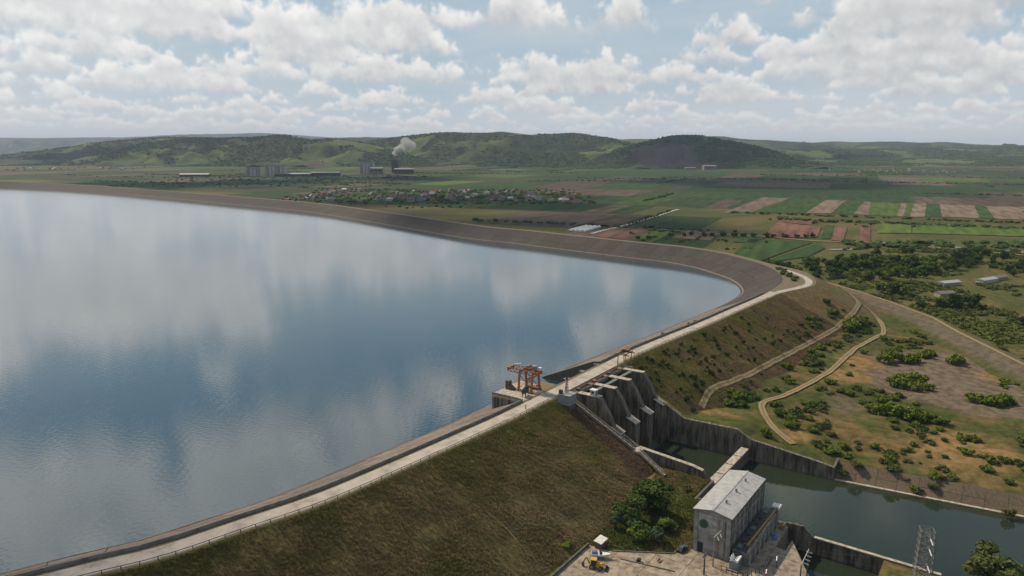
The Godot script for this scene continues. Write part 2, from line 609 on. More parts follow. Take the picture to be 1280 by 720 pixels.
func ground_e(s: float, n: float) -> float:
	if wet(s, n):
		return RIVER - 4.0
	var w := 0.35 * nz.get_noise_2d(s * 4.0, n * 4.0)
	if s >= 50.5 and s < 420.0 and n > 10.0 and n < 420.0:
		var wt := pw(wall_top, n) - 0.6 if n < 99.5 else -2.0
		wt = minf(wt, 6.0)
		var base := lerpf(2.6, 0.0, sstep(45.0, 110.0, n))
		base += 1.2 * nz2.get_noise_2d(s * 1.5, n * 1.5)
		var edge := s - (50.5 if n < 99.5 else bank_s(n) + 6.0)
		var g := lerpf(wt, base, sstep(3.0, 40.0, edge)) + w * sstep(1.0, 10.0, edge)
		if n >= 99.5 and edge < 0.0:
			g = lerpf(RIVER - 1.0, -2.6, clampf((s - bank_s(n)) / 6.0, 0.0, 1.0))
		return lerpf(g, 0.0, sstep(300.0, 420.0, s))
	if n > 143.0 and s < 20.0 and s > -60.0 and n < 420.0:
		return -4.6 + sstep(-20.0, -50.0, s) * 4.0 + w
	if s > -90.0 and s < 12.0 and n > 40.0 and n < 145.0:
		return -0.25 if n > 50.0 else 0.0
	return w * sstep(6000.0, 800.0, absf(s) + absf(n))

func blob2(x: float, d: float, cx: float, cd: float, r: float) -> float:
	var q := Vector2(x - cx, d - cd).length() / r
	return exp(-q * q)

func ground_col(p: Vector3) -> Color:
	var x := p.x
	var d := -p.z
	var a := nz.get_noise_2d(x * 1.1, d * 1.1) + 0.5 * nz2.get_noise_2d(x * 5.0, d * 5.0)
	var b := nz2.get_noise_2d(x * 0.7 + 300.0, d * 0.7)
	var green := Color(0.090, 0.102, 0.028).lerp(Color(0.060, 0.074, 0.026), clampf(b + 0.5, 0.0, 1.0))
	var dry := Color(0.155, 0.115, 0.058)
	var q := SN(x, d)
	var c := green.lerp(dry, sstep(-0.15, 0.35, a))
	if q.x > 40.0 and q.x < 330.0 and q.y > 20.0 and q.y < 330.0:
		var gravel := 0.8 * blob2(x, d, 258, 374, 26) + blob2(x, d, 236, 390, 42) + blob2(x, d, 215, 352, 30) + 0.9 * blob2(x, d, 258, 340, 40) + 0.7 * blob2(x, d, 160, 330, 20)
		c = c.lerp(Color(0.165, 0.130, 0.115), sstep(0.35, 0.75, gravel + a * 0.35))
		var dirt := blob2(x, d, 196, 400, 16) + blob2(x, d, 178, 372, 14) + blob2(x, d, 120, 292, 9) + 0.8 * blob2(x, d, 92, 312, 16) + blob2(x, d, 262, 372, 16) + 0.8 * blob2(x, d, 190, 280, 30)
		c = c.lerp(Color(0.25, 0.165, 0.085), sstep(0.35, 0.8, dirt + a * 0.3))
	if q.x > -60.0 and q.x < 12.0 and q.y > 40.0 and q.y < 80.0:
		c = Color(0.080, 0.098, 0.024).lerp(Color(0.145, 0.120, 0.052), sstep(-0.3, 0.3, a))
	if d > 560.0 and d < 1000.0 and x > 150.0:
		c = c.lerp(Color(0.095, 0.108, 0.036), 0.55)
	return c

func lines(lo: float, hi: float, step: float, far: float, extra: Array) -> PackedFloat32Array:
	var out := []
	var x := lo
	while x <= hi:
		var clear := true
		for e in extra:
			if absf(e - x) < 0.8:
				clear = false
		if clear:
			out.append(x)
		x += step
	for e in extra:
		out.append(e)
	var g := step
	x = lo
	while x > -far:
		g = minf(g * 1.13, 900.0)
		x -= g
		out.append(x)
	g = step
	x = hi
	while x < far:
		g = minf(g * 1.13, 900.0)
		x += g
		out.append(x)
	out.sort()
	return PackedFloat32Array(out)

func make_ground():
	var sl := lines(-100.0, 330.0, 3.0, 26000.0, [50.2, 51.4, 8.7, 9.8, -8.4, -7.6, -60.4, -59.6, -13.4, -12.6])
	var nl := lines(15.0, 330.0, 3.0, 26000.0, [65.4, 66.2, 96.4, 97.2, 99.3, 99.6, 125.6, 126.4, 142.6, 143.2])
	var mb := MB.new()
	for i in sl.size():
		for j in nl.size():
			var e := ground_e(sl[i], nl[j])
			var p := F(sl[i], e, nl[j])
			mb.v.append(p)
			mb.c.append(ground_col(p))
	var k := nl.size()
	for i in sl.size() - 1:
		for j in k - 1:
			var a := i * k + j
			mb.ix.append_array([a, a + k, a + k + 1, a, a + k + 1, a + 1])
	struct("ground", mb.mesh(true), M.ground)

func make_water():
	var poly := PackedVector2Array()
	for i in range(0, ax_p.size(), 2):
		var s := ax_s[i]
		var n := -34.2
		if s > 4.0 and s < 56.0:
			n = 8.0
		var p := ax_p[i] + ax_n[i] * n
		poly.append(p)
	var t := Geometry2D.triangulate_polygon(poly)
	var mb := MB.new()
	for p in poly:
		mb.v.append(G(p.x, LAKE, p.y))
	for i in t:
		mb.ix.append(i)
	struct("lake_water", mb.mesh(), M.water)
	var r := MB.new()
	r.quad(F(-45, RIVER, 30), F(49.9, RIVER, 30), F(62, RIVER, 99), F(-45, RIVER, 99))
	r.quad(F(-45, RIVER, 99), F(62, RIVER, 99), F(110, RIVER, 425), F(-45, RIVER, 425))
	struct("river_water", r.mesh(), M.river)

func make_dam():
	# crest road, verge, lining bed, grass slopes
	var last: float = ax_s[-1]
	var first: float = ax_s[0]
	var r := MB.new()
	strip(samples(-420.0, 272.0, 4.0), -2.8, CREST + 0.06, 3.3, CREST + 0.06, r)
	struct("crest_road", r.mesh(), M.road)
	r = MB.new()
	var sm := samples(first, last, 6.0)
	for i in sm.size() - 1:
		r.quad(dam_at(sm[i], -4.4, CREST), dam_at(sm[i + 1], -4.4, CREST), dam_at(sm[i + 1], dam_edge(sm[i + 1]), CREST), dam_at(sm[i], dam_edge(sm[i]), CREST))
	struct("dam_crest", r.mesh(), M.verge)
	r = MB.new()
	for part in [[first, 8.6, 12.0], [51.6, last, 12.0]]:
		strip(samples(part[0], part[1], part[2]), -4.5, CREST - 0.05, -42.0, CREST - 0.05 - 37.5 / 2.3, r)
	var bed := struct("upstream_slope", r.mesh(), M.joint)
	# concrete lining slabs on the water side
	var marks := []
	var s := -192.0
	while s < -6.0:
		marks.append([s, s + 11.8])
		s += 12.0
	marks.append([s, 8.4])
	s = 51.8
	while s < 2100.0:
		var l := 12.0 if s < 500.0 else (15.0 if s < 900.0 else 22.0)
		marks.append([s, s + l - 0.2])
		s += l
	for mk in marks:
		var old: bool = mk[0] > 235.0  # from here on the bank takes the darker slab materials
		for row in [[-4.9, -20.2], [-20.45, -41.0]]:
			var b := MB.new()
			var lift := rng.randf_range(0.10, 0.20)
			var e0: float = CREST - (-row[0] - 4.5) / 2.3 + lift
			var e1: float = CREST - (-row[1] - 4.5) / 2.3 + lift
			var m0: float = mk[0]
			var m1: float = mk[1]
			b.hexa([dam_at(m0, row[0], e0 - 0.5), dam_at(m1, row[0], e0 - 0.5), dam_at(m1, row[1], e1 - 0.5), dam_at(m0, row[1], e1 - 0.5),
				dam_at(m0, row[0], e0), dam_at(m1, row[0], e0), dam_at(m1, row[1], e1), dam_at(m0, row[1], e1)])
			obj("slab", b.mesh(), ([M.slab_far, M.slab_far, M.slab_far_b] if old else [M.slab, M.slab_b, M.slab_c])[rng.randi() % 3], bed)
	for part in [[-192.0, -13.0, 6.0], [53.0, 2100.0, 8.0]]:
		var wl := MB.new()
		var nn := -4.5 - (CREST - LAKE - 0.7) * 2.3
		strip(samples(part[0], part[1], part[2]), nn, LAKE + 0.7 + 0.32, nn - 1.1, LAKE + 0.35 + 0.25, wl)
		strip(samples(part[0], part[1], part[2]), nn - 1.1, LAKE + 0.60, nn - 1.3, LAKE - 0.4, wl)
		strip(samples(part[0], part[1], part[2]), nn, LAKE + 1.02, nn + 0.2, LAKE + 0.5, wl)
		obj("waterline_kerb", wl.mesh(), M.slab_c, bed)
	# wave wall along the water side of the crest
	for part in [[-420.0, -13.0], [53.0, 262.0]]:
		var w := thing("wave_wall", "low concrete wave wall along the water side of the crest road, %s" % ("left of the orange crane" if part[0] < 0.0 else "right of the spillway"), "wall", dam_at(part[1] if part[0] < 0.0 else part[0], -4.4, CREST), 0.0, "wave walls of the dam")
		var q := part[0] as float
		while q < part[1] - 1.0:
			var q1 := minf(q + 10.0, part[1])
			var b := MB.new()
			var o := w.position
			b.hexa([dam_at(q, -4.7, CREST - 0.5) - o, dam_at(q1 - 0.06, -4.7, CREST - 0.5) - o, dam_at(q1 - 0.06, -4.2, CREST - 0.5) - o, dam_at(q, -4.2, CREST - 0.5) - o,
				dam_at(q, -4.6, CREST + 1.0) - o, dam_at(q1 - 0.06, -4.6, CREST + 1.0) - o, dam_at(q1 - 0.06, -4.3, CREST + 1.0) - o, dam_at(q, -4.3, CREST + 1.0) - o])
			obj("wall_section", b.mesh(), M.conc, w)
			q = q1
	# downstream slopes
	for part in [[first, -420.0, 25.0, 4], [-420.0, 8.5, 2.5, 20], [51.5, 420.0, 2.5, 20], [420.0, last, 20.0, 4]]:
		var g := MB.new()
		var sp := samples(part[0], part[1], part[2])
		var rows: int = part[3]
		for q in sp:
			for j in rows + 1:
				var n0 := dam_edge(q)
				var t := float(j) / rows
				var n := n0 + t * (dam_run(q) * 24.0)
				var e := slope_e(q, n)
				var p := dam_at(q, n, e)
				e += relief(q, n) - (0.02 if t == 0.0 else 0.0)
				g.v.append(Vector3(p.x, e, p.z))
				g.c.append(slope_col(q, n, p))
		var kk := rows + 1
		for i in sp.size() - 1:
			for j in rows:
				var a := i * kk + j
				g.ix.append_array([a, a + kk, a + kk + 1, a, a + kk + 1, a + 1])
		struct("grass_slope", g.mesh(true), M.slope)
	# loop road at the bend and the earth track on the far crest
	ribbon("loop_road", [[176, 489], [190, 501], [205, 513], [216, 525], [223, 541], [226, 560], [225, 580], [220, 600]], 5.0, M.road, CREST + 0.09)
	r = MB.new()
	strip(samples(276.0, 2200.0, 8.0), -2.2, CREST + 0.05, 1.6, CREST + 0.05, r)
	struct("crest_track", r.mesh(), M.verge_light)

func slope_col(q: float, n: float, p: Vector3) -> Color:
	var a := nz.get_noise_2d(p.x * 1.6, p.z * 1.6) + 0.6 * nz2.get_noise_2d(p.x * 6.0, p.z * 6.0)
	var green := Color(0.136, 0.130, 0.046)
	var dry := Color(0.198, 0.154, 0.080)
	var c := green.lerp(dry, sstep(-0.5, 0.6, a + (0.16 if q < 30.0 else -0.05)))
	if q > 60.0:
		c = c.lerp(Color(0.165, 0.118, 0.070), sstep(0.1, 0.8, a + sstep(110.0, 220.0, q) * 0.45 + sstep(14.0, 44.0, n) * 0.25))
	if q < 8.0 and q > -22.0:
		c = c.lerp(Color(0.15, 0.105, 0.068), sstep(0.2, 0.7, sstep(-16.0, 6.0, q + a * 8.0)))
	if q < 0.0:
		c = c.lerp(Color(0.130, 0.130, 0.036), 0.6 * sstep(16.0, 5.0, n + a * 6.0))
	return c

func ribbon(called: String, pts: Array, width: float, m: Material, e: float, follow := false, parent: Node = null, side := 0.0):
	var cv := Curve2D.new()
	for p in pts:
		cv.add_point(Vector2(p[0], p[1]))
	for i in pts.size():
		var a := Vector2(pts[maxi(i - 1, 0)][0], pts[maxi(i - 1, 0)][1])
		var b := Vector2(pts[mini(i + 1, pts.size() - 1)][0], pts[mini(i + 1, pts.size() - 1)][1])
		var t := (b - a) / 6.0
		cv.set_point_in(i, -t)
		cv.set_point_out(i, t)
	var mb := MB.new()
	var len := cv.get_baked_length()
	var k := int(len / 2.5) + 2
	for i in k:
		var o := len * i / (k - 1)
		var p := cv.sample_baked(o, true)
		var t := (cv.sample_baked(minf(o + 1.0, len), true) - cv.sample_baked(maxf(o - 1.0, 0.0), true)).normalized()
		var r := Vector2(t.y, -t.x)
		var w := width * 0.5 * (1.0 + (0.45 if follow else 0.12) * nz.get_noise_2d(o * 16.0, side * 50.0 + 7.0))
		for j in 5:
			var f := -1.0 + j * 0.5
			var c := p + r * (side + w * f)
			var y := e
			if follow:
				y = surf(c.x, c.y) + e
			mb.v.append(G(c.x, y, c.y))
	for i in k - 1:
		for j in 4:
			var a := i * 5 + j
			mb.ix.append_array([a, a + 5, a + 6, a, a + 6, a + 1])
	var ob := obj(called, mb.mesh(true), m, parent)
	if parent == null:
		ob.set_meta("kind", "structure")
	return ob

func surf(x: float, d: float) -> float:   # height of the ground or of the dam's grass slope
	var q := SN(x, d)
	var g := ground_e(q.x, q.y)
	var best := 1e9
	var bi := 0
	for i in range(0, ax_p.size()):
		var r := ax_p[i].distance_squared_to(Vector2(x, d))
		if r < best:
			best = r
			bi = i
	if best < 70.0 * 70.0:
		var n := (Vector2(x, d) - ax_p[bi]).dot(ax_n[bi])
		if n > 0.0:
			g = maxf(g, slope_e(ax_s[bi], n) + relief(ax_s[bi], n))
	if x > 225.0 and x < 330.0 and d > 300.0 and d < 680.0:
		g = maxf(g, levee_e(x, d))
	return g

var levee := [[262, 130], [270, 220], [276, 300], [278, 350], [278, 382], [281, 414], [285, 454], [291, 494], [290, 514], [288, 550], [281, 600], [272, 640], [262, 690]]

func levee_e(x: float, d: float) -> float:
	var cx := pw(levee.map(func(p): return [p[1], p[0]]), d)
	var off := absf(x - cx) - 2.5
	return 4.6 * sstep(130.0, 230.0, d) - maxf(0.0, off) / 3.4

func make_levee():
	var mb := MB.new()
	var rows := [-22.0, -16.0, -10.0, -5.0, -2.5, 2.5, 8.0, 14.0, 20.0]
	var d := 130.0
	var k := rows.size()
	var cnt := 0
	var lv := levee.map(func(p): return [p[1], p[0]])
	while d <= 690.0:
		var cx := pw(lv, d)
		for o in rows:
			var e := levee_e(cx + o, d) + (0.3 * nz.get_noise_2d((cx + o) * 8.0, d * 8.0) if absf(o) > 3.0 else 0.0)
			mb.v.append(G(cx + o, e, d))
			var c := Color(0.135, 0.115, 0.10) if o < -3.0 else (Color(0.15, 0.125, 0.085) if o < 3.0 else Color(0.13, 0.11, 0.055))
			if o <= -16.0:
				c = Color(0.075, 0.085, 0.03)
			mb.c.append(c)
		cnt += 1
		d += 3.0
	for i in cnt - 1:
		for j in k - 1:
			var a := i * k + j
			mb.ix.append_array([a, a + 1, a + k + 1, a, a + k + 1, a + k])
	struct("levee", mb.mesh(true), M.ground)
	ribbon("levee_path", levee.slice(2), 2.0, M.track, 4.78)

# ---------------------------------------------------------------- hills and plain
func hill(D: float, pts: Array, front: float, back: float, meadow: float, quarry: Array, count: int, crowns: Array):
	var mb := MB.new()
	var x0: float = pts[0][0]
	var x1: float = pts[-1][0]
	var cell := clampf(D / 160.0, 30.0, 130.0)
	var cols := int((x1 - x0) / cell) + 1
	var rf := int(front / cell) + 2
	var rb := int(back / (cell * 2.0)) + 2
	var rows := rf + rb
	for i in cols + 1:
		var x := x0 + (x1 - x0) * i / cols
		var h := (pw(pts, x - cell) + pw(pts, x) * 2.0 + pw(pts, x + cell)) / 4.0
		for j in rows + 1:
			var t := float(j) / rf if j <= rf else 1.0 - float(j - rf) / rb
			var d := D - front * (1.0 - t) if j <= rf else D + back * (1.0 - t)
			var r := nz.get_noise_2d(x * 0.16, d * 0.16) + 0.5 * nz2.get_noise_2d(x * 0.35, d * 0.35)
			var sh := pow(sstep(0.0, 1.0, clampf(t + r * 0.35 * (1.0 - t), 0.0, 1.0)), 1.15) if j <= rf else sstep(0.0, 1.0, t)
			var e := h * sh + h * 0.42 * r * sh * (1.0 - sh) * 2.2 + 5.0 * nz.get_noise_2d(x * 1.3, d * 1.3) * sh
			mb.v.append(G(x, e - 3.0, d))
			var m := nz2.get_noise_2d(x * 0.14 + 70.0, d * 0.10) + 0.45 * nz.get_noise_2d(x * 0.6, d * 0.5)
			var c := Color(0.036, 0.056, 0.020).lerp(Color(0.110, 0.150, 0.042), sstep(0.30 - meadow, 0.50 - meadow, m))
			if t < 0.16 and j <= rf:
				c = c.lerp(Color(0.065, 0.085, 0.028), 0.7)
			if quarry.size() > 0:
				var q: float = maxf(absf(x - quarry[0]) / quarry[1], absf(t - quarry[2]) / quarry[3]) + 0.4 * nz2.get_noise_2d(x * 0.9, d * 0.9)
				c = c.lerp(Color(0.13, 0.095, 0.085), sstep(1.05, 0.75, q))
			mb.c.append(c)
			if count > 0 and j > 1 and c.g < 0.072 and c.r < 0.052:
				crowns.append(Vector4(x, e, d, cell))
	var k := rows + 1
	for i in cols:
		for j in rows:
			var a := i * k + j
			mb.ix.append_array([a, a + 1, a + k + 1, a, a + k + 1, a + k])
	struct("hill", mb.mesh(true), M.hill)

func make_hills():
	var crowns := []
	hill(20000, [[-19500, 360], [-15436, 373], [-13718, 394], [-12434, 383], [-10931, 404], [-10289, 394], [-9428, 436], [-8567, 478], [-7281, 499], [-6637, 520], [-4716, 394], [-3429, 404], [-2572, 394], [-858, 268], [200, 60]], 5000, 2500, 0.1, [], 0, crowns)
	hill(10000, [[2000, 60], [2253, 215], [2571, 283], [2786, 273], [3109, 236], [3432, 223], [3755, 204], [3971, 189], [4291, 210], [4614, 199], [4828, 204], [5095, 210], [5366, 189], [5580, 194], [5793, 204], [6011, 178], [6442, 162], [6980, 157], [7729, 173], [10500, 180]], 2600, 1500, 0.2, [], 0, crowns)
	hill(9000, [[-3300, 60], [-2704, 186], [-2315, 234], [-2026, 238], [-1736, 253], [-1447, 234], [-965, 234], [-386, 281], [-144, 323], [96, 290], [579, 243], [1158, 224], [1544, 229], [1930, 224], [2510, 205], [3200, 40]], 2200, 1500, 0.08, [], 0, crowns)
	hill(7500, [[-5900, 20], [-5168, 41], [-5005, 57], [-4678, 88], [-4432, 128], [-4146, 160], [-3942, 191], [-3657, 223], [-3375, 234], [-3055, 223], [-2735, 191], [-2418, 120], [-2100, 41], [-1900, 5]], 1300, 1300, -0.02, [], 1, crowns)
	hill(7500, [[1700, 0], [1940, 10], [2260, 65], [2581, 96], [2902, 112], [3306, 104], [3708, 112], [4109, 128], [4514, 112], [4913, 144], [5318, 128], [5881, 136], [9000, 140]], 1500, 1400, 0.15, [], 1, crowns)
	hill(6500, [[-1700, 0], [-1398, 86], [-1185, 188], [-975, 216], [-766, 240], [-591, 253], [-417, 253], [-278, 246], [-104, 250], [139, 236], [348, 243], [487, 253], [591, 250], [731, 223], [906, 195], [1115, 188], [1326, 154], [1609, 72], [1850, 0]], 1500, 1200, 0.2, [], 1, crowns)
	hill(6000, [[-3560, 0], [-3296, 50], [-3163, 82], [-3062, 126], [-2898, 161], [-2734, 186], [-2508, 202], [-2315, 199], [-2186, 205], [-2057, 208], [-1896, 224], [-1799, 224], [-1704, 196], [-1577, 180], [-1418, 139], [-1163, 57], [-980, 0]], 1100, 1000, 0.1, [], 1, crowns)
	hill(6200, [[1700, 0], [1939, 6], [2272, 28], [2673, 28], [3073, 35], [3473, 41], [3871, 61], [4338, 68], [4870, 74], [8000, 80]], 1500, 800, 0.25, [], 1, crowns)
	hill(5600, [[-2300, 0], [-2051, 43], [-1806, 108], [-1622, 161], [-1441, 188], [-1351, 191], [-1201, 173], [-1022, 138], [-843, 90], [-664, 43], [-500, 0]], 900, 900, 0.12, [-1120, 240, 0.10, 0.09], 1, crowns)
	hill(5400, [[-480, 0], [-291, 34], [-116, 80], [58, 114], [290, 91], [465, 97], [580, 114], [754, 120], [929, 97], [1162, 74], [1338, 51], [1513, 34], [1680, 0]], 800, 800, 0.14, [], 1, crowns)
	hill(5000, [[400, 0], [539, 41], [752, 125], [859, 152], [965, 181], [1071, 200], [1178, 204], [1285, 202], [1394, 183], [1502, 157], [1611, 136], [1693, 115], [1748, 88], [1858, 62], [2040, 0]], 750, 800, 0.02, [960, 230, 0.42, 0.33], 1, crowns)
	# wooded parts of the hills: canopy far away, one mass
	var mm := MultiMesh.new()
	mm.transform_format = MultiMesh.TRANSFORM_3D
	mm.use_colors = true
	var crown := MB.new()
	crown.col = Color(1, 1, 1)
	crown.blob(Vector3(0, 0.5, 0), Vector3(1, 0.9, 1), 4, 6, 0.25, 1.3)
	mm.mesh = crown.mesh()
	var total := mini(crowns.size() * 5, 100000)
	mm.instance_count = total
	for i in total:
		var p: Vector4 = crowns[rng.randi() % crowns.size()]
		var r := rng.randf_range(4.0, 8.0)
		var t := Transform3D(Basis(Vector3.UP, rng.randf() * TAU).scaled(Vector3(r, r * rng.randf_range(0.6, 1.0), r)), G(p.x + rng.randf_range(-0.5, 0.5) * p.w, p.y - 4.0, p.z + rng.randf_range(-0.5, 0.5) * p.w))
		mm.set_instance_transform(i, t)
		var v := rng.randf_range(0.85, 1.2)
		mm.set_instance_color(i, Color(0.046 * v, 0.074 * v, 0.024 * v))
	var mi := MultiMeshInstance3D.new()
	mi.name = "hill_forest"
	mi.multimesh = mm
	mi.material_override = M.grass
	mi.set_meta("kind", "stuff")
	mi.set_meta("label", "dark green woods covering the distant hills")
	mi.set_meta("category", "forest")
	add_child(mi)

var ring := PackedVector2Array()

func field_quad(a: Vector2, b: Vector2, c: Vector2, d: Vector2, col: Color, e: float):
	var mb := MB.new()
	var ux := (d - a).normalized()
	var k := 6
	for i in k + 1:
		for j in 3:
			var p := a.lerp(b, i / float(k)).lerp(d.lerp(c, i / float(k)), j / 2.0)
			mb.v.append(G(p.x, e, p.y))
			mb.c.append(col)
			var r := Vector2(p.dot(Vector2(0.42, 0.906)), p.dot(Vector2(0.906, -0.42)))
			mb.u.append(Vector2(r.x * 0.0011, r.y * 0.009))
	for i in k:
		for j in 2:
			var q := i * 3 + j
			mb.ix.append_array([q, q + 3, q + 4, q, q + 4, q + 1])
	struct("field", mb.mesh(true), M.field)

func palette(r: float) -> Color:
	if r < 0.40:
		return Color(0.036, 0.076, 0.020)
	if r < 0.58:
		return Color(0.055, 0.102, 0.024)
	if r < 0.66:
		return Color(0.100, 0.155, 0.030)
	if r < 0.80:
		return Color(0.070, 0.076, 0.034)
	if r < 0.92:
		return Color(0.125, 0.095, 0.068)
	return Color(0.155, 0.12, 0.085)

func make_fields():
	ring = PackedVector2Array()
	for i in range(0, ax_p.size(), 3):
		ring.append(ax_p[i] + ax_n[i] * 62.0)
	var A := Vector2(0.42, 0.906)
	var B := Vector2(0.906, -0.42)
	var fr := RandomNumberGenerator.new()
	fr.seed = 77
	var a := 880.0
	while a < 5200.0:
		var da := fr.randf_range(110.0, 260.0) * (1.0 + a / 4000.0)
		var b := -4300.0
		while b < 3600.0:
			var db := fr.randf_range(30.0, 170.0) * (0.8 + a / 2400.0)
			var p0 := A * (a + 6.0) + B * b
			var p1 := A * (a + da) + B * b
			var p2 := A * (a + da) + B * (b + db - 2.0)
			var p3 := A * (a + 6.0) + B * (b + db - 2.0)
			var col := palette(fr.randf()) * fr.randf_range(0.62, 0.95)
			var mid := (p0 + p2) / 2.0
			var ok := mid.y > 960.0 and mid.y < 5000.0 and absf(mid.x) < mid.y * 0.78 + 150.0
			if mid.x > 320.0 and mid.y < 1500.0 and mid.x < 1100.0:
				ok = false
			for p in [p0, p1, p2, p3, mid]:
				if Geometry2D.is_point_in_polygon(p, ring):
					ok = false
			if ok:
				field_quad(p0, p1, p2, p3, col, 0.5)
			b += db
		a += da
	# strips and plots that can be told apart on the right
	var tan := Color(0.20, 0.15, 0.11)
	var red := Color(0.19, 0.10, 0.07)
	var grn := Color(0.036, 0.075, 0.018)
	var lgr := Color(0.10, 0.15, 0.025)
	var lo := [[393, 1369], [449, 1383], [549, 1369], [591, 1359], [627, 1345], [647, 1327], [684, 1300], [695, 1300], [703, 1292], [729, 1292], [760, 1292], [811, 1267], [831, 1258], [871, 1238], [1000, 1190]]
	var hi := [[618, 1810], [669, 1770], [733, 1716], [777, 1708], [799, 1665], [807, 1651], [858, 1617], [867, 1610], [878, 1604], [901, 1597], [923, 1584], [975, 1547], [991, 1535], [1060, 1511], [1240, 1440]]
	var cs := [tan * 0.8, grn, tan, grn, tan * 0.9, lgr * 0.8, tan, lgr * 0.7, tan * 1.1, grn, tan, grn * 1.2, tan, lgr * 0.8]
	for i in cs.size():
		field_quad(Vector2(lo[i][0], lo[i][1]), Vector2(hi[i][0], hi[i][1]), Vector2(hi[i + 1][0], hi[i + 1][1]), Vector2(lo[i + 1][0], lo[i + 1][1]), cs[i], 0.8)
	for f in [[[339, 986], [438, 1200], [475, 1121], [417, 994], red], [[438, 1205], [473, 1271], [511, 1238], [472, 1150], red * 0.8], [[414, 974], [493, 1147], [508, 1147], [427, 974], grn], [[421, 960], [496, 1121], [515, 1121], [433, 950], red], [[448, 938], [568, 1189], [583, 1189], [460, 932], red * 0.9],
			[[522, 1040], [592, 1182], [637, 1164], [570, 1040], lgr], [[572, 1040], [640, 1164], [790, 1121], [706, 999], lgr * 0.9], [[706, 999], [790, 1121], [960, 1060], [870, 930], lgr * 0.85], [[260, 770], [256, 836], [318, 974], [388, 936], grn], [[264, 765], [392, 932], [380, 880], [330, 808], grn * 0.9],
			[[114, 999], [151, 1092], [206, 1083], [148, 962], red], [[150, 955], [212, 1083], [232, 1052], [180, 935], lgr * 0.8], [[215, 985], [255, 1080], [300, 1060], [262, 955], Color(0.13, 0.10, 0.055)], [[285, 940], [330, 1030], [345, 990], [312, 930], grn]]:
		field_quad(Vector2(f[0][0], f[0][1]), Vector2(f[1][0], f[1][1]), Vector2(f[2][0], f[2][1]), Vector2(f[3][0], f[3][1]), f[4], 0.9)
	ribbon("country_road", [[112, 1030], [140, 1083], [175, 1140], [206, 1200], [267, 1322], [305, 1403], [330, 1450]], 6.5, M.road, 1.1)
	ribbon("country_road", [[150, 1096], [210, 1092], [308, 1012], [342, 999], [396, 950], [452, 938], [493, 905], [535, 865], [581, 818], [680, 720]], 5.0, M.track, 1.2)
	ribbon("stream_water", [[380, 868], [425, 880], [466, 930], [493, 924], [510, 914], [535, 903], [550, 883], [575, 865], [640, 800], [760, 690]], 9.0, M.river, 0.7)

func _ready():
	rng.seed = 4242
	nz.seed = 3
	nz.frequency = 0.01
	nz.fractal_octaves = 4
	nz2.seed = 17
	nz2.frequency = 0.012
	nz2.fractal_octaves = 3
	setting()
	make_materials()
	make_axis()
	make_ground()
	make_water()
	make_dam()
	make_levee()
	make_hills()
	make_fields()
	print("setting done ", Time.get_ticks_msec())
	make_spillway()
	make_walls()
	make_intake()
	make_crest_things()
	make_powerhouse()
	make_yard()
	print("structures done ", Time.get_ticks_msec())
	make_vehicles()
	make_electrical()
	make_tracks()
	make_protos()
	make_near_plants()
	make_grass()
	make_wood()
	make_undergrowth()
	make_village()
	make_clouds()
	for k in proto:
		proto[k].free()
	print("all done ", Time.get_ticks_msec())

# ---------------------------------------------------------------- concrete works of the dam
func at(called: String, label: String, category: String, s: float, e: float, n: float, turn := 0.0, group := "") -> Node3D:
	return thing(called, label, category, F(s, e, n), TH + turn, group)

func pv(list: Array) -> PackedVector2Array:
	var o := PackedVector2Array()
	for p in list:
		o.append(Vector2(p[0], p[1]))
	return o

func part(called: String, parent: Node, m: Material, fill: Callable) -> MeshInstance3D:
	var b := MB.new()
	fill.call(b)
	return obj(called, b.mesh(), m, parent)

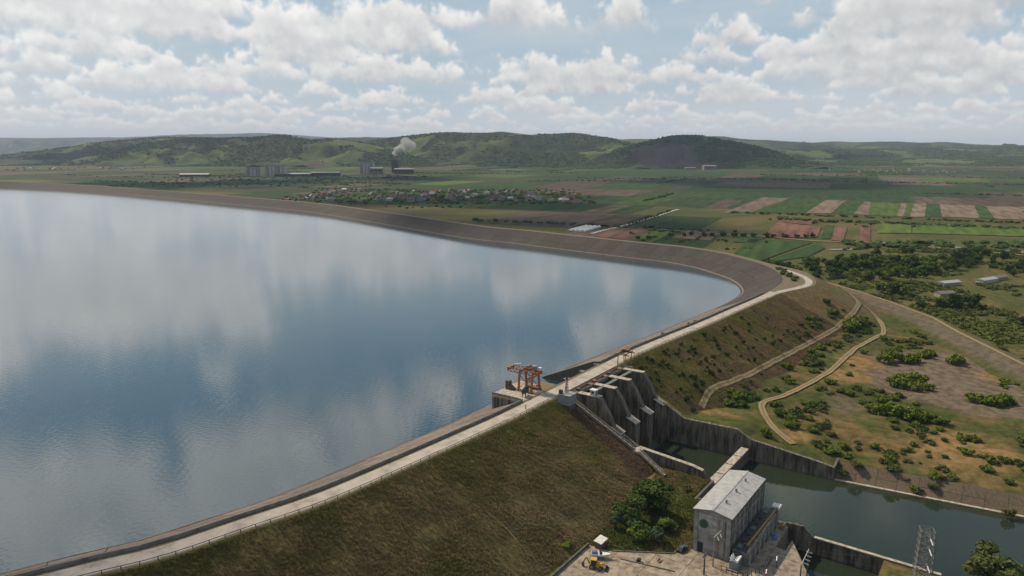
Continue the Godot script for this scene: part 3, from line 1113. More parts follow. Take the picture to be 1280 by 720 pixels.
func make_spillway():
	var t := at("spillway", "tall dark concrete spillway with four piers and three gate bays through the dam", "spillway", 0, 0, 0)
	var cs := [9.9, 23.3, 36.7, 50.2]
	var prof := pv([[-7, -6], [-7, 21.7], [-4.3, 21.85], [18.0, 21.85], [18.8, 21.2], [21.0, 18.2], [23.0, 14.6], [24.9, 10.9], [24.9, -11], [0, -11]])
	var nose := pv([[24.92, 10.7], [28.4, 9.1], [28.9, -11], [24.92, -11]])
	for i in 4:
		var c: float = cs[i]
		var pier := part("pier", t, M.wall_stain, func(b): b.prism(prof, c - 1.3, c + 1.3))
		part("pier_cap", pier, M.conc_light, func(b): b.box(Vector3(c - 1.45, 21.87, 8.2), Vector3(c + 1.45, 22.12, 18.2)))
		part("pier_nose", pier, M.wall_stain, func(b): b.prism(nose, c - 1.9, c + 1.9))
		part("lit_nose_top", pier, M.conc_light, func(b): b.prism(pv([[24.0, 11.35], [28.7, 9.2], [28.7, 8.95], [24.0, 11.1]]), c - 2.1, c + 2.1))  # sunlit nose tops: their brightness is put into this paler slab
	var ogee := pv([[-6, 2], [-3, 9.0], [1, 11.0], [5, 10.4], [10, 7.6], [15, 3.4], [19, -1.2], [23, -6.5], [27, -9.0], [33, -10.0], [33, -13], [-6, -13]])
	for i in 3:
		var a: float = cs[i] + 1.31
		var z: float = cs[i + 1] - 1.31
		part("chute", t, M.conc_dark, func(b): b.prism(ogee, a, z))
		var g := part("gate", t, M.green_paint, func(b):
			for k in 8:
				var t0 := -0.62 + 0.155 * k
				var t1 := t0 + 0.15
				b.hexa([Vector3(a, 15.5 + 11 * sin(t0), 13.5 - 11 * cos(t0)), Vector3(z, 15.5 + 11 * sin(t0), 13.5 - 11 * cos(t0)), Vector3(z, 15.5 + 10.6 * sin(t0), 13.5 - 10.6 * cos(t0)), Vector3(a, 15.5 + 10.6 * sin(t0), 13.5 - 10.6 * cos(t0)),
					Vector3(a, 15.5 + 11 * sin(t1), 13.5 - 11 * cos(t1)), Vector3(z, 15.5 + 11 * sin(t1), 13.5 - 11 * cos(t1)), Vector3(z, 15.5 + 10.6 * sin(t1), 13.5 - 10.6 * cos(t1)), Vector3(a, 15.5 + 10.6 * sin(t1), 13.5 - 10.6 * cos(t1))]))
		for f in [a + 1.2, z - 1.2]:
			part("gate_arm", g, M.green_paint, func(b):
				b.bar(Vector3(f, 15.5, 13.5), Vector3(f, 19.5, 3.9), 0.4, 0.5)
				b.bar(Vector3(f, 15.5, 13.5), Vector3(f, 12.0, 3.6), 0.4, 0.5))
		part("walkway", t, M.green_grey, func(b): b.box(Vector3(a, 21.3, 11.4), Vector3(z, 21.8, 13.0)))
		part("walkway_rail", t, M.steel, func(b):
			b.bar(Vector3(a, 22.8, 12.9), Vector3(z, 22.8, 12.9), 0.06, 0.06)
			for k in 6:
				b.bar(Vector3(lerpf(a, z, k / 5.0), 21.8, 12.9), Vector3(lerpf(a, z, k / 5.0), 22.8, 12.9), 0.06, 0.06))
		part("gate_hoist", t, M.steel_dark if i != 1 else M.rust, func(b):
			b.box(Vector3(a + 0.8, 21.21, 5.5), Vector3(a + 2.6, 22.5, 7.1))
			b.box(Vector3(a + 2.6, 21.21, 6.0), Vector3(a + 7.5, 21.6, 6.5)))
		part("service_deck", t, M.dirt, func(b): b.box(Vector3(a, 20.6, 5.25), Vector3(z, 21.2, 7.35)))
	part("bridge_deck", t, M.conc, func(b): b.box(Vector3(8.6, 20.5, -4.38), Vector3(51.5, 21.94, 4.3)))
	for n in [4.55, 7.4]:
		part("rail_beam", t, M.conc, func(b): b.box(Vector3(8.6, 20.6, n), Vector3(51.5, 21.95, n + 0.65)))
		part("crane_rail", t, M.rust, func(b): b.box(Vector3(8.6, 21.96, n + 0.25), Vector3(51.5, 22.14, n + 0.40)))
	part("bridge_kerb", t, M.conc_light, func(b): b.box(Vector3(8.6, 22.02, 3.5), Vector3(51.5, 22.30, 3.9)))
	# wing wall at the lake end of the spillway's far bank, following the slope
	var w := at("wing_wall", "dark sloping wing wall in the lake beside the spillway inlet", "wall", 0, 0, 0)
	part("wall_face", w, M.conc_dark, func(b): b.prism(pv([[-4.4, 22.6], [-8, 22.0], [-40, 7.6], [-40, 0], [-4.4, 0]]), 51.0, 52.2))
	part("coping", w, M.conc, func(b): b.prism(pv([[-4.4, 22.63], [-8, 22.03], [-40, 7.63], [-40, 7.95], [-8, 22.35], [-4.4, 22.95]]), 50.9, 52.4))

func wall_panels(t: Node3D, tops: Array, cuts: Array, s0: float, s1: float, bottom: float, m: Material, off := Vector2.ZERO):
	for i in cuts.size() - 1:
		var a: float = cuts[i]
		var z: float = cuts[i + 1] - 0.10
		var poly := PackedVector2Array([Vector2(a, bottom), Vector2(a, pw(tops, a))])
		for q in tops:
			if q[0] > a + 0.2 and q[0] < z - 0.2:
				poly.append(Vector2(q[0], q[1]))
		poly.append(Vector2(z, pw(tops, z)))
		poly.append(Vector2(z, bottom))
		var lift := rng.randf_range(-0.03, 0.03)
		part("wall_panel", t, m, func(b): b.prism(poly, s0 + lift, s1))

func make_walls():
	var t := at("training_wall", "long stained concrete wall on the far bank of the stilling pool, stepping down to the river", "wall", 0, 0, 0)
	wall_panels(t, [[18.0, 17.0], [22.9, 11.0], [28.0, 9.6], [28.2, 9.6], [34.0, 6.7], [37.8, 4.6], [60.9, 5.0], [66.7, 1.9], [93.8, -1.0], [99.5, -2.0]], [18.0, 25.0, 31.5, 37.8, 44.0, 50.0, 56.0, 62.0, 68.0, 74.5, 81.0, 87.5, 93.8, 99.5], 50.0, 51.5, -11.0, M.wall_stain)
	part("backing", t, M.conc_dark, func(b): b.prism(pv([[19, 8], [28, 5], [37, 3], [61, 3.0], [67, 0.5], [99, -3], [99, -11], [19, -11]]), 50.4, 51.3))
	part("return_wall", t, M.conc_dark, func(b): b.hexa([Vector3(51.5, -11, 98.6), Vector3(58.5, -11, 98.6), Vector3(58.5, -11, 99.5), Vector3(51.5, -11, 99.5), Vector3(51.5, -2.0, 98.6), Vector3(58.5, -0.9, 98.6), Vector3(58.5, -0.9, 99.5), Vector3(51.5, -2.0, 99.5)]))
	var u := at("retaining_wall", "dark concrete wall between the grass slope and the stilling pool, falling towards the power house", "wall", 0, 0, 0)
	wall_panels(u, [[25.0, 11.2], [29.0, 9.0], [36.0, 5.3], [58.0, 3.3], [62.0, 2.4], [66.2, -2.0]], [25.0, 31.0, 37.0, 44.0, 51.0, 58.0, 66.2], 8.5, 10.0, -11.0, M.wall_stain)
	part("coping", u, M.conc_light, func(b): b.prism(pv([[36.0, 5.33], [58.0, 3.33], [62.0, 2.43], [62.0, 2.6], [58.0, 3.5], [36.0, 5.5]]), 8.3, 10.2))
	var q := at("sill_wall", "narrow concrete sill wall with pale top crossing the stilling pool behind the power house", "wall", 0, 0, 0)
	part("sill", q, M.conc_dark, func(b): b.prism(pv([[62.6, -11], [63.4, -2.5], [66.4, -2.5], [67.2, -11]]), 10.05, 49.95))
	for k in 4:
		part("cap_block", q, M.conc_light, func(b): b.box(Vector3(10.3 + k * 9.9, -2.48, 63.3), Vector3(19.6 + k * 9.9, -1.9, 66.5)))
	var v := at("divider_wall", "long low concrete divider wall between the tailrace and the river", "wall", 0, 0, 0)
	wall_panels(v, [[97.0, 1.0], [102.5, 1.4], [105.8, -1.5], [141.0, -1.9]], [97.0, 102.0, 106.0, 113.0, 120.0, 127.0, 134.0, 141.0], -10.0, -9.0, -11.0, M.wall_stain)
	part("coping", v, M.conc_light, func(b): b.prism(pv([[105.9, -1.48], [141.0, -1.88], [141.0, -1.6], [105.9, -1.2]]), -10.15, -8.85))
	var y := at("quay_wall", "concrete quay wall round the foot of the power house", "wall", 0, 0, 0)
	part("quay_face", y, M.conc_dark, func(b): b.box(Vector3(-9.0, -11, 65.7), Vector3(8.4, 0.0, 66.6)))
	part("quay_face", y, M.conc_dark, func(b): b.box(Vector3(-8.9, -11, 66.7), Vector3(-7.6, 0.0, 97.2)))
	# stone-pitched river bank
	var k := at("stone_bank", "sloping brown stone-pitched bank along the far side of the river", "embankment", 0, 0, 0)
	var n := 99.7
	while n < 250.0:
		var n1 := n + 7.0
		for row in [[0.0, 3.0], [3.05, 6.2]]:
			var l := rng.randf_range(0.0, 0.12)
			var c0: float = row[0]
			var c1: float = row[1]
			part("stone_panel", k, M.stone if rng.randf() < 0.5 else M.stone_b, func(b): b.hexa([
				Vector3(bank_s(n) + c0, -8.4 + c0 * 0.95, n), Vector3(bank_s(n) + c1, -8.4 + c1 * 0.95, n), Vector3(bank_s(n1) + c1, -8.4 + c1 * 0.95, n1 - 0.12), Vector3(bank_s(n1) + c0, -8.4 + c0 * 0.95, n1 - 0.12),
				Vector3(bank_s(n) + c0, -7.6 + c0 * 0.95 + l, n), Vector3(bank_s(n) + c1, -7.6 + c1 * 0.95 + l, n), Vector3(bank_s(n1) + c1, -7.6 + c1 * 0.95 + l, n1 - 0.12), Vector3(bank_s(n1) + c0, -7.6 + c0 * 0.95 + l, n1 - 0.12)]))
		part("toe_beam", k, M.conc_light, func(b): b.hexa([
			Vector3(bank_s(n) - 1.0, -9, n), Vector3(bank_s(n) + 0.2, -9, n), Vector3(bank_s(n1) + 0.2, -9, n1 - 0.1), Vector3(bank_s(n1) - 1.0, -9, n1 - 0.1),
			Vector3(bank_s(n) - 1.0, -6.75, n), Vector3(bank_s(n) + 0.2, -6.7, n), Vector3(bank_s(n1) + 0.2, -6.7, n1 - 0.1), Vector3(bank_s(n1) - 1.0, -6.75, n1 - 0.1)]))
		n = n1

func make_intake():
	var t := at("intake_platform", "concrete intake platform standing in the lake beside the crest road", "platform", 0, 0, 0)
	part("deck", t, M.conc_light, func(b): b.box(Vector3(-12.0, 21.0, -20.0), Vector3(8.5, 21.98, -4.45)))
	part("wall", t, M.wall_stain, func(b): b.box(Vector3(-11.8, -2, -19.8), Vector3(8.3, 20.99, -4.6)))
	for k in 5:
		part("buttress", t, M.conc, func(b): b.box(Vector3(-12.3, -2, -19.6 + k * 3.5), Vector3(-11.81, 20.98, -18.6 + k * 3.5)))
	part("parapet", t, M.conc, func(b): b.box(Vector3(-12.0, 22.0, -20.0), Vector3(-11.6, 22.7, -5.0)))
	part("dirt_patch", t, M.dirt, func(b): b.box(Vector3(3.2, 21.985, -11.5), Vector3(13.0, 22.06, -4.5)))
	var bl := at("concrete_block", "dark upright concrete block at the lake end of the intake platform", "block", -3.0, 22, -18.0)
	part("shaft", bl, M.conc_dark, func(b): b.box(Vector3(-1.0, 0, -0.9), Vector3(1.0, 3.6, 0.9)))
	part("foot", bl, M.conc_dark, func(b): b.prism(pv([[0.9, 0], [0.9, 2.0], [3.2, 0.6], [3.2, 0]]), -0.9, 0.9))
	# orange trash-rack cleaning crane
	var c := at("gantry_crane", "orange gantry crane with a long boom standing on the intake platform", "crane", 0.0, 22, -9.6)
	for ss in [-2.6, 2.6]:
		for nn in [-3.4, 3.0]:
			part("leg", c, M.orange, func(b): b.bar(Vector3(ss * 1.15, 0.5, nn), Vector3(ss * 0.85, 7.2, nn), 0.7, 0.7))
		part("sill_beam", c, M.orange, func(b): b.box(Vector3(ss * 1.15 - 0.4, 0.35, -4.2), Vector3(ss * 1.15 + 0.4, 0.95, 4.0)))
		part("girder", c, M.orange, func(b):
			b.bar(Vector3(ss * 0.85, 8.9, -9.4), Vector3(ss * 0.85, 8.9, 4.6), 0.25, 0.25)
			b.bar(Vector3(ss * 0.85, 7.4, -9.4), Vector3(ss * 0.85, 7.4, 4.6), 0.25, 0.25)
			for i in 8:
				var z := -9.4 + i * 1.75
				b.bar(Vector3(ss * 0.85, 7.4, z), Vector3(ss * 0.85, 8.9, z + 0.87), 0.16, 0.16)
				b.bar(Vector3(ss * 0.85, 8.9, z + 0.87), Vector3(ss * 0.85, 7.4, z + 1.75), 0.16, 0.16))
		part("brace", c, M.orange, func(b):
			b.bar(Vector3(ss, 1.5, -3.2), Vector3(ss * 0.9, 6.8, 2.8), 0.22, 0.22)
			b.bar(Vector3(ss, 1.5, 2.8), Vector3(ss * 0.9, 6.8, -3.2), 0.22, 0.22))
		for nn in [-3.4, 3.0]:
			part("wheel_set", c, M.steel_dark, func(b): b.tube(Vector3(ss * 1.15 - 0.2, 0.3, nn), Vector3(ss * 1.15 + 0.2, 0.3, nn), 0.36, 0.36, 10))
	for nn in [-9.4, -3.4, 3.0, 4.6]:
		part("cross_beam", c, M.orange, func(b): b.bar(Vector3(-2.3, 8.2, nn), Vector3(2.3, 8.2, nn), 0.4, 1.2))
	part("trolley", c, M.rust, func(b): b.box(Vector3(-1.7, 9.05, -1.6), Vector3(1.7, 10.0, 1.2)))
	part("hoist_drum", c, M.steel, func(b): b.tube(Vector3(-1.3, 10.3, -0.4), Vector3(1.3, 10.3, -0.4), 0.6, 0.6, 12))
	part("operator_cab", c, M.grey_paint, func(b): b.box(Vector3(-1.0, 8.95, 1.6), Vector3(1.0, 11.0, 3.2)))
	part("electrical_cabinet", c, M.white, func(b): b.box(Vector3(0.6, 9.0, 3.6), Vector3(2.2, 10.2, 4.8)))
	part("jib_pipe", c, M.white, func(b):
		b.tube(Vector3(-1.2, 9.1, -3.2), Vector3(-1.2, 11.3, -3.2), 0.16, 0.16, 8)
		b.tube(Vector3(-1.2, 11.3, -3.2), Vector3(-1.2, 10.4, -6.8), 0.14, 0.14, 8))
	part("rake_frame", c, M.rust, func(b):
		for i in 5:
			b.bar(Vector3(-1.8 + i * 0.9, 1.2, -1.0), Vector3(-1.8 + i * 0.9, 5.6, 0.2), 0.16, 0.16)
		b.bar(Vector3(-1.9, 5.6, 0.2), Vector3(1.9, 5.6, 0.2), 0.3, 0.3)
		b.bar(Vector3(-1.9, 1.2, -1.0), Vector3(1.9, 1.2, -1.0), 0.5, 0.5))
	for q in [[-5.6, -7.6, 0.0, "front"], [-7.8, -7.0, 0.5, "second"]]:
		var m := at("winch_frame", "dark green winch frame on a rusty stand, %s" % ("nearer the orange crane" if q[2] == 0.0 else "nearer the crest road"), "machine", q[0], 22, q[1], q[2], "winches beside the orange crane")
		for a in [-0.8, 0.8]:
			for z in [-0.6, 0.6]:
				part("leg", m, M.rust, func(b): b.bar(Vector3(a, 0, z), Vector3(a, 1.6, z), 0.16, 0.16))
		part("housing", m, M.green_paint, func(b): b.box(Vector3(-1.0, 1.6, -0.8), Vector3(1.0, 3.0, 0.8)))
		part("drum", m, M.steel_dark, func(b): b.tube(Vector3(-1.2, 3.3, 0), Vector3(1.2, 3.3, 0), 0.4, 0.4, 10))
	var heap := at("scrap_heap", "small heap of pale rubble and rusty scrap at the foot of the orange crane", "rubble", 5.2, 22, -9.4)
	for i in 12:
		var z := Vector3(rng.randf_range(-1.8, 1.8), 0.25, rng.randf_range(-2.0, 2.0))
		part("chunk", heap, [M.white, M.rust, M.conc_light, M.orange][i % 4], func(b): b.blob(z, Vector3(rng.randf_range(0.3, 0.7), rng.randf_range(0.25, 0.5), rng.randf_range(0.3, 0.7)), 4, 6, 0.3, i))

func railing(called: String, label: String, pts: Array, step: float, m: Material, h := 1.0, group := ""):
	var o: Vector3 = pts[0]
	var t := thing(called, label, "railing", o, 0.0, group)
	part("rail", t, m, func(b):
		for i in pts.size() - 1:
			b.bar(pts[i] - o + Vector3(0, h, 0), pts[i + 1] - o + Vector3(0, h, 0), 0.12, 0.16)
			b.bar(pts[i] - o + Vector3(0, h * 0.5, 0), pts[i + 1] - o + Vector3(0, h * 0.5, 0), 0.07, 0.07))
	var carry := 0.0
	for i in pts.size() - 1:
		var a: Vector3 = pts[i]
		var z: Vector3 = pts[i + 1]
		var l := a.distance_to(z)
		while carry < l:
			var p := a.lerp(z, carry / l) - o
			part("post", t, m, func(b): b.cbox(p + Vector3(0, h * 0.5, 0), Vector3(0.16, h, 0.16)))
			carry += step
		carry -= l

func make_crest_things():
	var a := []
	for s in samples(-260.0, -6.0, 6.0):
		a.append(dam_at(s, 3.75, CREST))
	railing("guard_rail", "dark guard rail along the grassy edge of the crest road, left of the grey tower", a, 4.0, M.steel_dark, 0.95, "crest guard rails")
	a = []
	for s in samples(62.0, 250.0, 6.0):
		a.append(dam_at(s, 3.75, CREST))
	railing("guard_rail", "dark guard rail along the crest road right of the yellow gantry", a, 4.0, M.steel_dark, 0.95, "crest guard rails")
	# grey tower with mast
	var t := at("access_tower", "square grey tower with a lattice antenna mast at the road edge before the spillway", "tower", -1.0, 12.0, 8.8)
	part("shaft", t, M.conc_dark, func(b): b.box(Vector3(-2.0, -2.5, -1.8), Vector3(2.2, 8.7, 2.6)))
	var cab := part("upper_storey", t, M.grey_paint, func(b): b.box(Vector3(-2.6, 8.71, -2.5), Vector3(2.6, 12.5, 2.9)))
	part("roof_slab", t, M.grey_paint, func(b): b.box(Vector3(-2.8, 12.51, -2.7), Vector3(2.8, 12.8, 3.1)))
	for i in 3:
		part("panel_seam", cab, M.steel, func(b): b.box(Vector3(-2.68, 8.8, -1.6 + i * 1.7), Vector3(-2.61, 12.4, -1.45 + i * 1.7)))
	part("roof_box", t, M.steel_dark, func(b): b.box(Vector3(-2.4, 12.81, -2.2), Vector3(-1.2, 14.4, -1.0)))
	part("mast", t, M.steel_dark, func(b):
		for q in [[-0.5, -0.5], [0.5, -0.5], [0.5, 0.5], [-0.5, 0.5]]:
			b.bar(Vector3(q[0], 12.8, q[1]), Vector3(q[0] * 0.4, 19.5, q[1] * 0.4), 0.12, 0.12)
		for i in 7:
			var y := 12.9 + i * 0.95
			var w := 0.5 - i * 0.043
			b.bar(Vector3(-w, y, -w), Vector3(w, y + 0.9, -w), 0.07, 0.07)
			b.bar(Vector3(w, y, w), Vector3(-w, y + 0.9, w), 0.07, 0.07)
			b.bar(Vector3(-w, y, w), Vector3(-w, y + 0.9, -w), 0.07, 0.07)
			b.bar(Vector3(w, y, -w), Vector3(w, y + 0.9, w), 0.07, 0.07))
	part("mast_top", t, M.steel_dark, func(b): b.tube(Vector3(0, 19.4, 0), Vector3(0, 21.4, 0), 0.05, 0.04, 6))
	part("antenna_panel", t, M.white, func(b): b.cbox(Vector3(-0.6, 17.6, 0), Vector3(0.2, 1.4, 0.35)))
	var h := at("guard_hut", "tiny white hut with flat roof on the first spillway pier", "hut", 9.9, 22.12, 15.0)
	part("wall", h, M.white, func(b): b.box(Vector3(-1.0, 0, -1.1), Vector3(1.0, 2.2, 1.1)))
	part("roof", h, M.white, func(b): b.box(Vector3(-1.3, 2.21, -1.4), Vector3(1.3, 2.45, 1.4)))
	part("window", h, M.glass, func(b): b.box(Vector3(-1.04, 0.9, -0.5), Vector3(-1.005, 1.7, 0.5)))
	part("door", h, M.green_paint, func(b): b.box(Vector3(-0.4, 0.0, 1.105), Vector3(0.4, 1.9, 1.14)))
	var pr := []
	for q in [[11.2, 4.6], [11.2, 18.0]]:
		pr.append(F(q[0], 22.12, q[1]))
	# yellow stop-log gantry
	var g := at("stoplog_gantry", "small yellow four-legged gantry frame past the last spillway pier", "gantry", 56.0, 22.0, 5.6)
	for ss in [-3.2, 3.2]:
		for nn in [-1.9, 1.9]:
			part("leg", g, M.yellow_dull, func(b): b.bar(Vector3(ss, 0, nn), Vector3(ss * 0.9, 5.2, nn), 0.3, 0.3))
		part("tie_beam", g, M.yellow_dull, func(b): b.bar(Vector3(ss * 0.97, 1.0, -1.9), Vector3(ss * 0.97, 1.0, 1.9), 0.2, 0.25))
		part("top_beam", g, M.yellow_dull, func(b): b.bar(Vector3(ss * 0.9, 5.3, -3.6), Vector3(ss * 0.9, 5.3, 3.6), 0.35, 0.5))
	for nn in [-1.9, 1.9]:
		part("bridge_beam", g, M.rust, func(b): b.bar(Vector3(-4.2, 5.75, nn), Vector3(4.2, 5.75, nn), 0.35, 0.45))
	part("hoist", g, M.steel_dark, func(b): b.box(Vector3(-0.5, 5.95, -1.4), Vector3(2.6, 7.0, 1.4)))
	part("hoist_roof", g, M.rust, func(b): b.prism(pv([[-1.7, 7.0], [0, 7.5], [1.7, 7.0]]), -0.8, 2.9))
	var gp := at("green_pipes", "bundle of green stop-log frames lying beside the last pier", "frame", 55.0, 22.0, 10.4)
	gp.position = F(52.6, 21.0, 8.6)
	for i in 4:
		part("frame_bar", gp, M.green_grey, func(b): b.bar(Vector3(-0.2 + i * 0.5, 0.9 + 0.1 * (i % 2), -2.0), Vector3(0.2 + i * 0.5, 1.0, 2.4), 0.3, 0.5))
	# stairs down the abutment
	var st := at("abutment_stairs", "long concrete stairs running down the bare slope beside the first pier", "stairs", 0, 0, 0)
	var fl := [[3.6, 21.6, 6.0, 5.4, 5.6, 35.6], [5.2, 5.2, 38.0, 1.0, 0.2, 50.5]]
	for f in fl:
		var p := Vector3(f[0], f[1], f[2])
		var q := Vector3(f[3], f[4], f[5])
		for o in [-0.9, 0.9]:
			part("stringer", st, M.conc, func(b): b.bar(p + Vector3(o, 0.35, 0), q + Vector3(o, 0.35, 0), 0.35, 0.9))
			part("handrail", st, M.steel_dark, func(b):
				b.bar(p + Vector3(o, 1.6, 0), q + Vector3(o, 1.6, 0), 0.08, 0.08)
				for i in 12:
					var w := p.lerp(q, i / 11.0) + Vector3(o, 0.4, 0)
					b.bar(w, w + Vector3(0, 1.2, 0), 0.07, 0.07))
		var k := int(p.distance_to(q) / 0.75)
		for i in k:
			part("step", st, M.conc_light if i % 3 else M.conc, func(b): b.cbox(p.lerp(q, (i + 0.5) / k) + Vector3(0, 0.25, 0), Vector3(1.5, 0.3, 0.6)))
	part("landing", st, M.conc_light, func(b): b.box(Vector3(4.2, 4.6, 35.4), Vector3(8.3, 5.5, 38.4)))
	for q in [[-19.0, 1.5, "short dark post standing on the crest road left of the intake platform"], [9.0, 2.4, "short dark post on the crest road beside the grey tower"]]:
		var b0 := at("road_post", q[2], "post", q[0], 22.06, q[1])
		part("shaft", b0, M.steel_dark, func(b): b.tube(Vector3.ZERO, Vector3(0, 1.4, 0), 0.16, 0.13, 8))
		part("head", b0, M.steel_dark, func(b): b.tube(Vector3(0, 1.4, 0), Vector3(0, 1.7, 0), 0.24, 0.2, 8))

# ---------------------------------------------------------------- power house
func make_powerhouse():
	var t := at("power_house", "tall grey power house with shallow metal roof and round green emblem on its gable", "building", -25.0, 0, 83.5)
	# local: x -16..16 (s), z -5.5..5.5 (n)
	part("wall", t, M.house, func(b): b.prism(pv([[-5.2, -3], [-5.2, 13.4], [0, 14.5], [5.2, 13.4], [5.2, -3]]), -15.7, 15.7))
	for k in 8:
		var x0 := -16.4 + k * 4.1
		for sd in [-1.0, 1.0]:
			part("roof_panel", t, M.roof, func(b):
				var y := 0.012 * (k % 3)
				b.hexa([Vector3(x0, 14.56 + y, 0.02 * sd), Vector3(x0 + 4.05, 14.56 + y, 0.02 * sd), Vector3(x0 + 4.05, 13.40 + y, 6.0 * sd), Vector3(x0, 13.40 + y, 6.0 * sd),
					Vector3(x0, 14.76 + y, 0.02 * sd), Vector3(x0 + 4.05, 14.76 + y, 0.02 * sd), Vector3(x0 + 4.05, 13.60 + y, 6.0 * sd), Vector3(x0, 13.60 + y, 6.0 * sd)]))
	part("ridge_cap", t, M.roof, func(b): b.box(Vector3(-16.45, 14.74, -0.3), Vector3(16.45, 14.86, 0.3)))
	for sd in [-1.0, 1.0]:
		for k in 9:
			var x := -15.7 + k * 3.925
			part("pilaster", t, M.house, func(b): b.box(Vector3(x - 0.35, -3, minf(5.2 * sd, 5.62 * sd)), Vector3(x + 0.35, 13.35, maxf(5.2 * sd, 5.62 * sd))))
		part("cornice", t, M.house, func(b): b.box(Vector3(-15.9, 12.6, minf(5.2 * sd, 5.7 * sd)), Vector3(15.9, 13.3, maxf(5.2 * sd, 5.7 * sd))))
		part("band", t, M.house, func(b): b.box(Vector3(-15.9, 8.5, minf(5.2 * sd, 5.55 * sd)), Vector3(15.9, 8.9, maxf(5.2 * sd, 5.55 * sd))))
	for k in 8:
		for r in [[5.2, 8.45], [8.95, 12.5]]:
			var x := -15.7 + k * 3.925
			var w := part("window_panel", t, M.house_panel, func(b): b.box(Vector3(x + 0.38, r[0], 5.21), Vector3(x + 3.54, r[1], 5.30)))
			part("mullion", w, M.house, func(b):
				b.box(Vector3(x + 1.9, r[0], 5.301), Vector3(x + 2.02, r[1], 5.36))
				b.box(Vector3(x + 0.4, (r[0] + r[1]) / 2 - 0.06, 5.301), Vector3(x + 3.5, (r[0] + r[1]) / 2 + 0.06, 5.35)))
	# gable facing the yard
	for z in [-5.2, 4.4]:
		part("corner_column", t, M.house, func(b): b.box(Vector3(-16.15, -0.3, z), Vector3(-15.71, 13.3, z + 0.8)))
	part("gable_band", t, M.house, func(b): b.box(Vector3(-16.0, 6.1, -4.38), Vector3(-15.71, 6.6, 4.38)))
	part("gable_plate", t, mat(lin(0.42, 0.41, 0.39), 0.9, M.house.albedo_texture, 0.09), func(b): b.box(Vector3(-15.86, 6.65, -4.3), Vector3(-15.71, 12.6, 3.2)))
	var em := part("emblem", t, M.green_paint, func(b): b.tube(Vector3(-15.87, 9.4, -2.6), Vector3(-16.02, 9.4, -2.6), 1.35, 1.35, 24))
	part("emblem_ring", em, mat(lin(0.10, 0.16, 0.13), 0.6), func(b):
		for i in 20:
			var a0 := TAU * i / 20.0
			var a1 := TAU * (i + 1) / 20.0
			b.bar(Vector3(-16.04, 9.4 + 0.95 * sin(a0), -2.6 + 0.95 * cos(a0)), Vector3(-16.04, 9.4 + 0.95 * sin(a1), -2.6 + 0.95 * cos(a1)), 0.08, 0.06))
	part("door", t, M.black, func(b): b.box(Vector3(-15.80, -0.1, -4.2), Vector3(-15.70, 3.1, -2.6)))
	part("conduit", t, M.steel_dark, func(b): b.bar(Vector3(-15.9, 1.0, 3.9), Vector3(-15.9, 12.0, 3.9), 0.12, 0.12))
	for k in 3:
		part("roof_vent", t, M.steel, func(b): b.tube(Vector3(-9.0 + k * 9.0, 14.4, 1.6), Vector3(-9.0 + k * 9.0, 15.5, 1.6), 0.35, 0.35, 10))
	for sd in [-1.0, 1.0]:
		part("gutter", t, M.steel_dark, func(b): b.bar(Vector3(-16.4, 13.3, 6.1 * sd), Vector3(16.4, 13.3, 6.1 * sd), 0.22, 0.22))
	for x in [-15.9, 0.3, 15.9]:
		part("downpipe", t, M.steel_dark, func(b): b.bar(Vector3(x, 4.2, 5.78), Vector3(x, 13.2, 5.78), 0.16, 0.16))
	part("wall_ladder", t, M.rust, func(b):
		for z in [-0.25, 0.25]:
			b.bar(Vector3(-15.95, 0.2, 2.0 + z), Vector3(-15.95, 12.4, 2.0 + z), 0.06, 0.06)
		for i in 24:
			b.bar(Vector3(-15.95, 0.5 + i * 0.5, 1.75), Vector3(-15.95, 0.5 + i * 0.5, 2.25), 0.05, 0.05))
	# lower annex towards the river with its travelling-crane beam
	var x := at("power_house_annex", "low flat-roofed annex with dark deck along the river side of the power house", "annex", -25.0, 0, 89.3)
	part("wall", x, M.conc, func(b): b.box(Vector3(-15.6, -11, 0.45), Vector3(15.9, 4.0, 5.2)))
	part("deck", x, M.steel_dark, func(b): b.box(Vector3(-15.4, 4.01, 0.5), Vector3(15.7, 4.14, 4.7)))
	part("parapet", x, M.house, func(b): b.box(Vector3(-15.6, 4.01, 4.75), Vector3(15.9, 4.7, 5.2)))
	for k in 7:
		part("roof_hatch", x, M.green_grey if k % 3 == 0 else M.steel_dark, func(b): b.box(Vector3(-14.0 + k * 4.2, 4.15, 1.2), Vector3(-12.0 + k * 4.2, 4.45, 2.6)))
		part("buttress", x, M.house, func(b): b.box(Vector3(-15.2 + k * 4.6, -1, 5.21), Vector3(-14.5 + k * 4.6, 3.6, 5.7)))
	var cr := at("gate_beam", "long rusty lifting beam on short brackets above the annex deck, with a pale cap at the river end", "beam", -26.0, 4.14, 94.0)
	part("beam", cr, M.yellow_dull, func(b): b.bar(Vector3(-14.0, 2.3, 0), Vector3(13.5, 2.3, 0.6), 0.4, 0.5))
	for k in 7:
		part("bracket", cr, M.rust, func(b):
			b.bar(Vector3(-13.0 + k * 4.3, 0.6, 0.1), Vector3(-13.0 + k * 4.3, 2.1, 0.1), 0.25, 0.25)
			b.bar(Vector3(-13.0 + k * 4.3, 2.0, -1.4), Vector3(-13.0 + k * 4.3, 2.0, 1.2), 0.22, 0.22))
	part("end_cap", cr, M.white, func(b): b.hexa([Vector3(12.4, 2.9, -1.0), Vector3(15.2, 2.9, -1.0), Vector3(15.2, 2.9, 1.8), Vector3(12.4, 2.9, 1.8), Vector3(12.6, 3.3, -0.8), Vector3(15.0, 3.3, -0.8), Vector3(15.0, 3.3, 1.6), Vector3(12.6, 3.3, 1.6)]))
	part("end_post", cr, M.rust, func(b): b.bar(Vector3(13.8, -3.8, 0.5), Vector3(13.8, 2.9, 0.5), 0.4, 0.4))
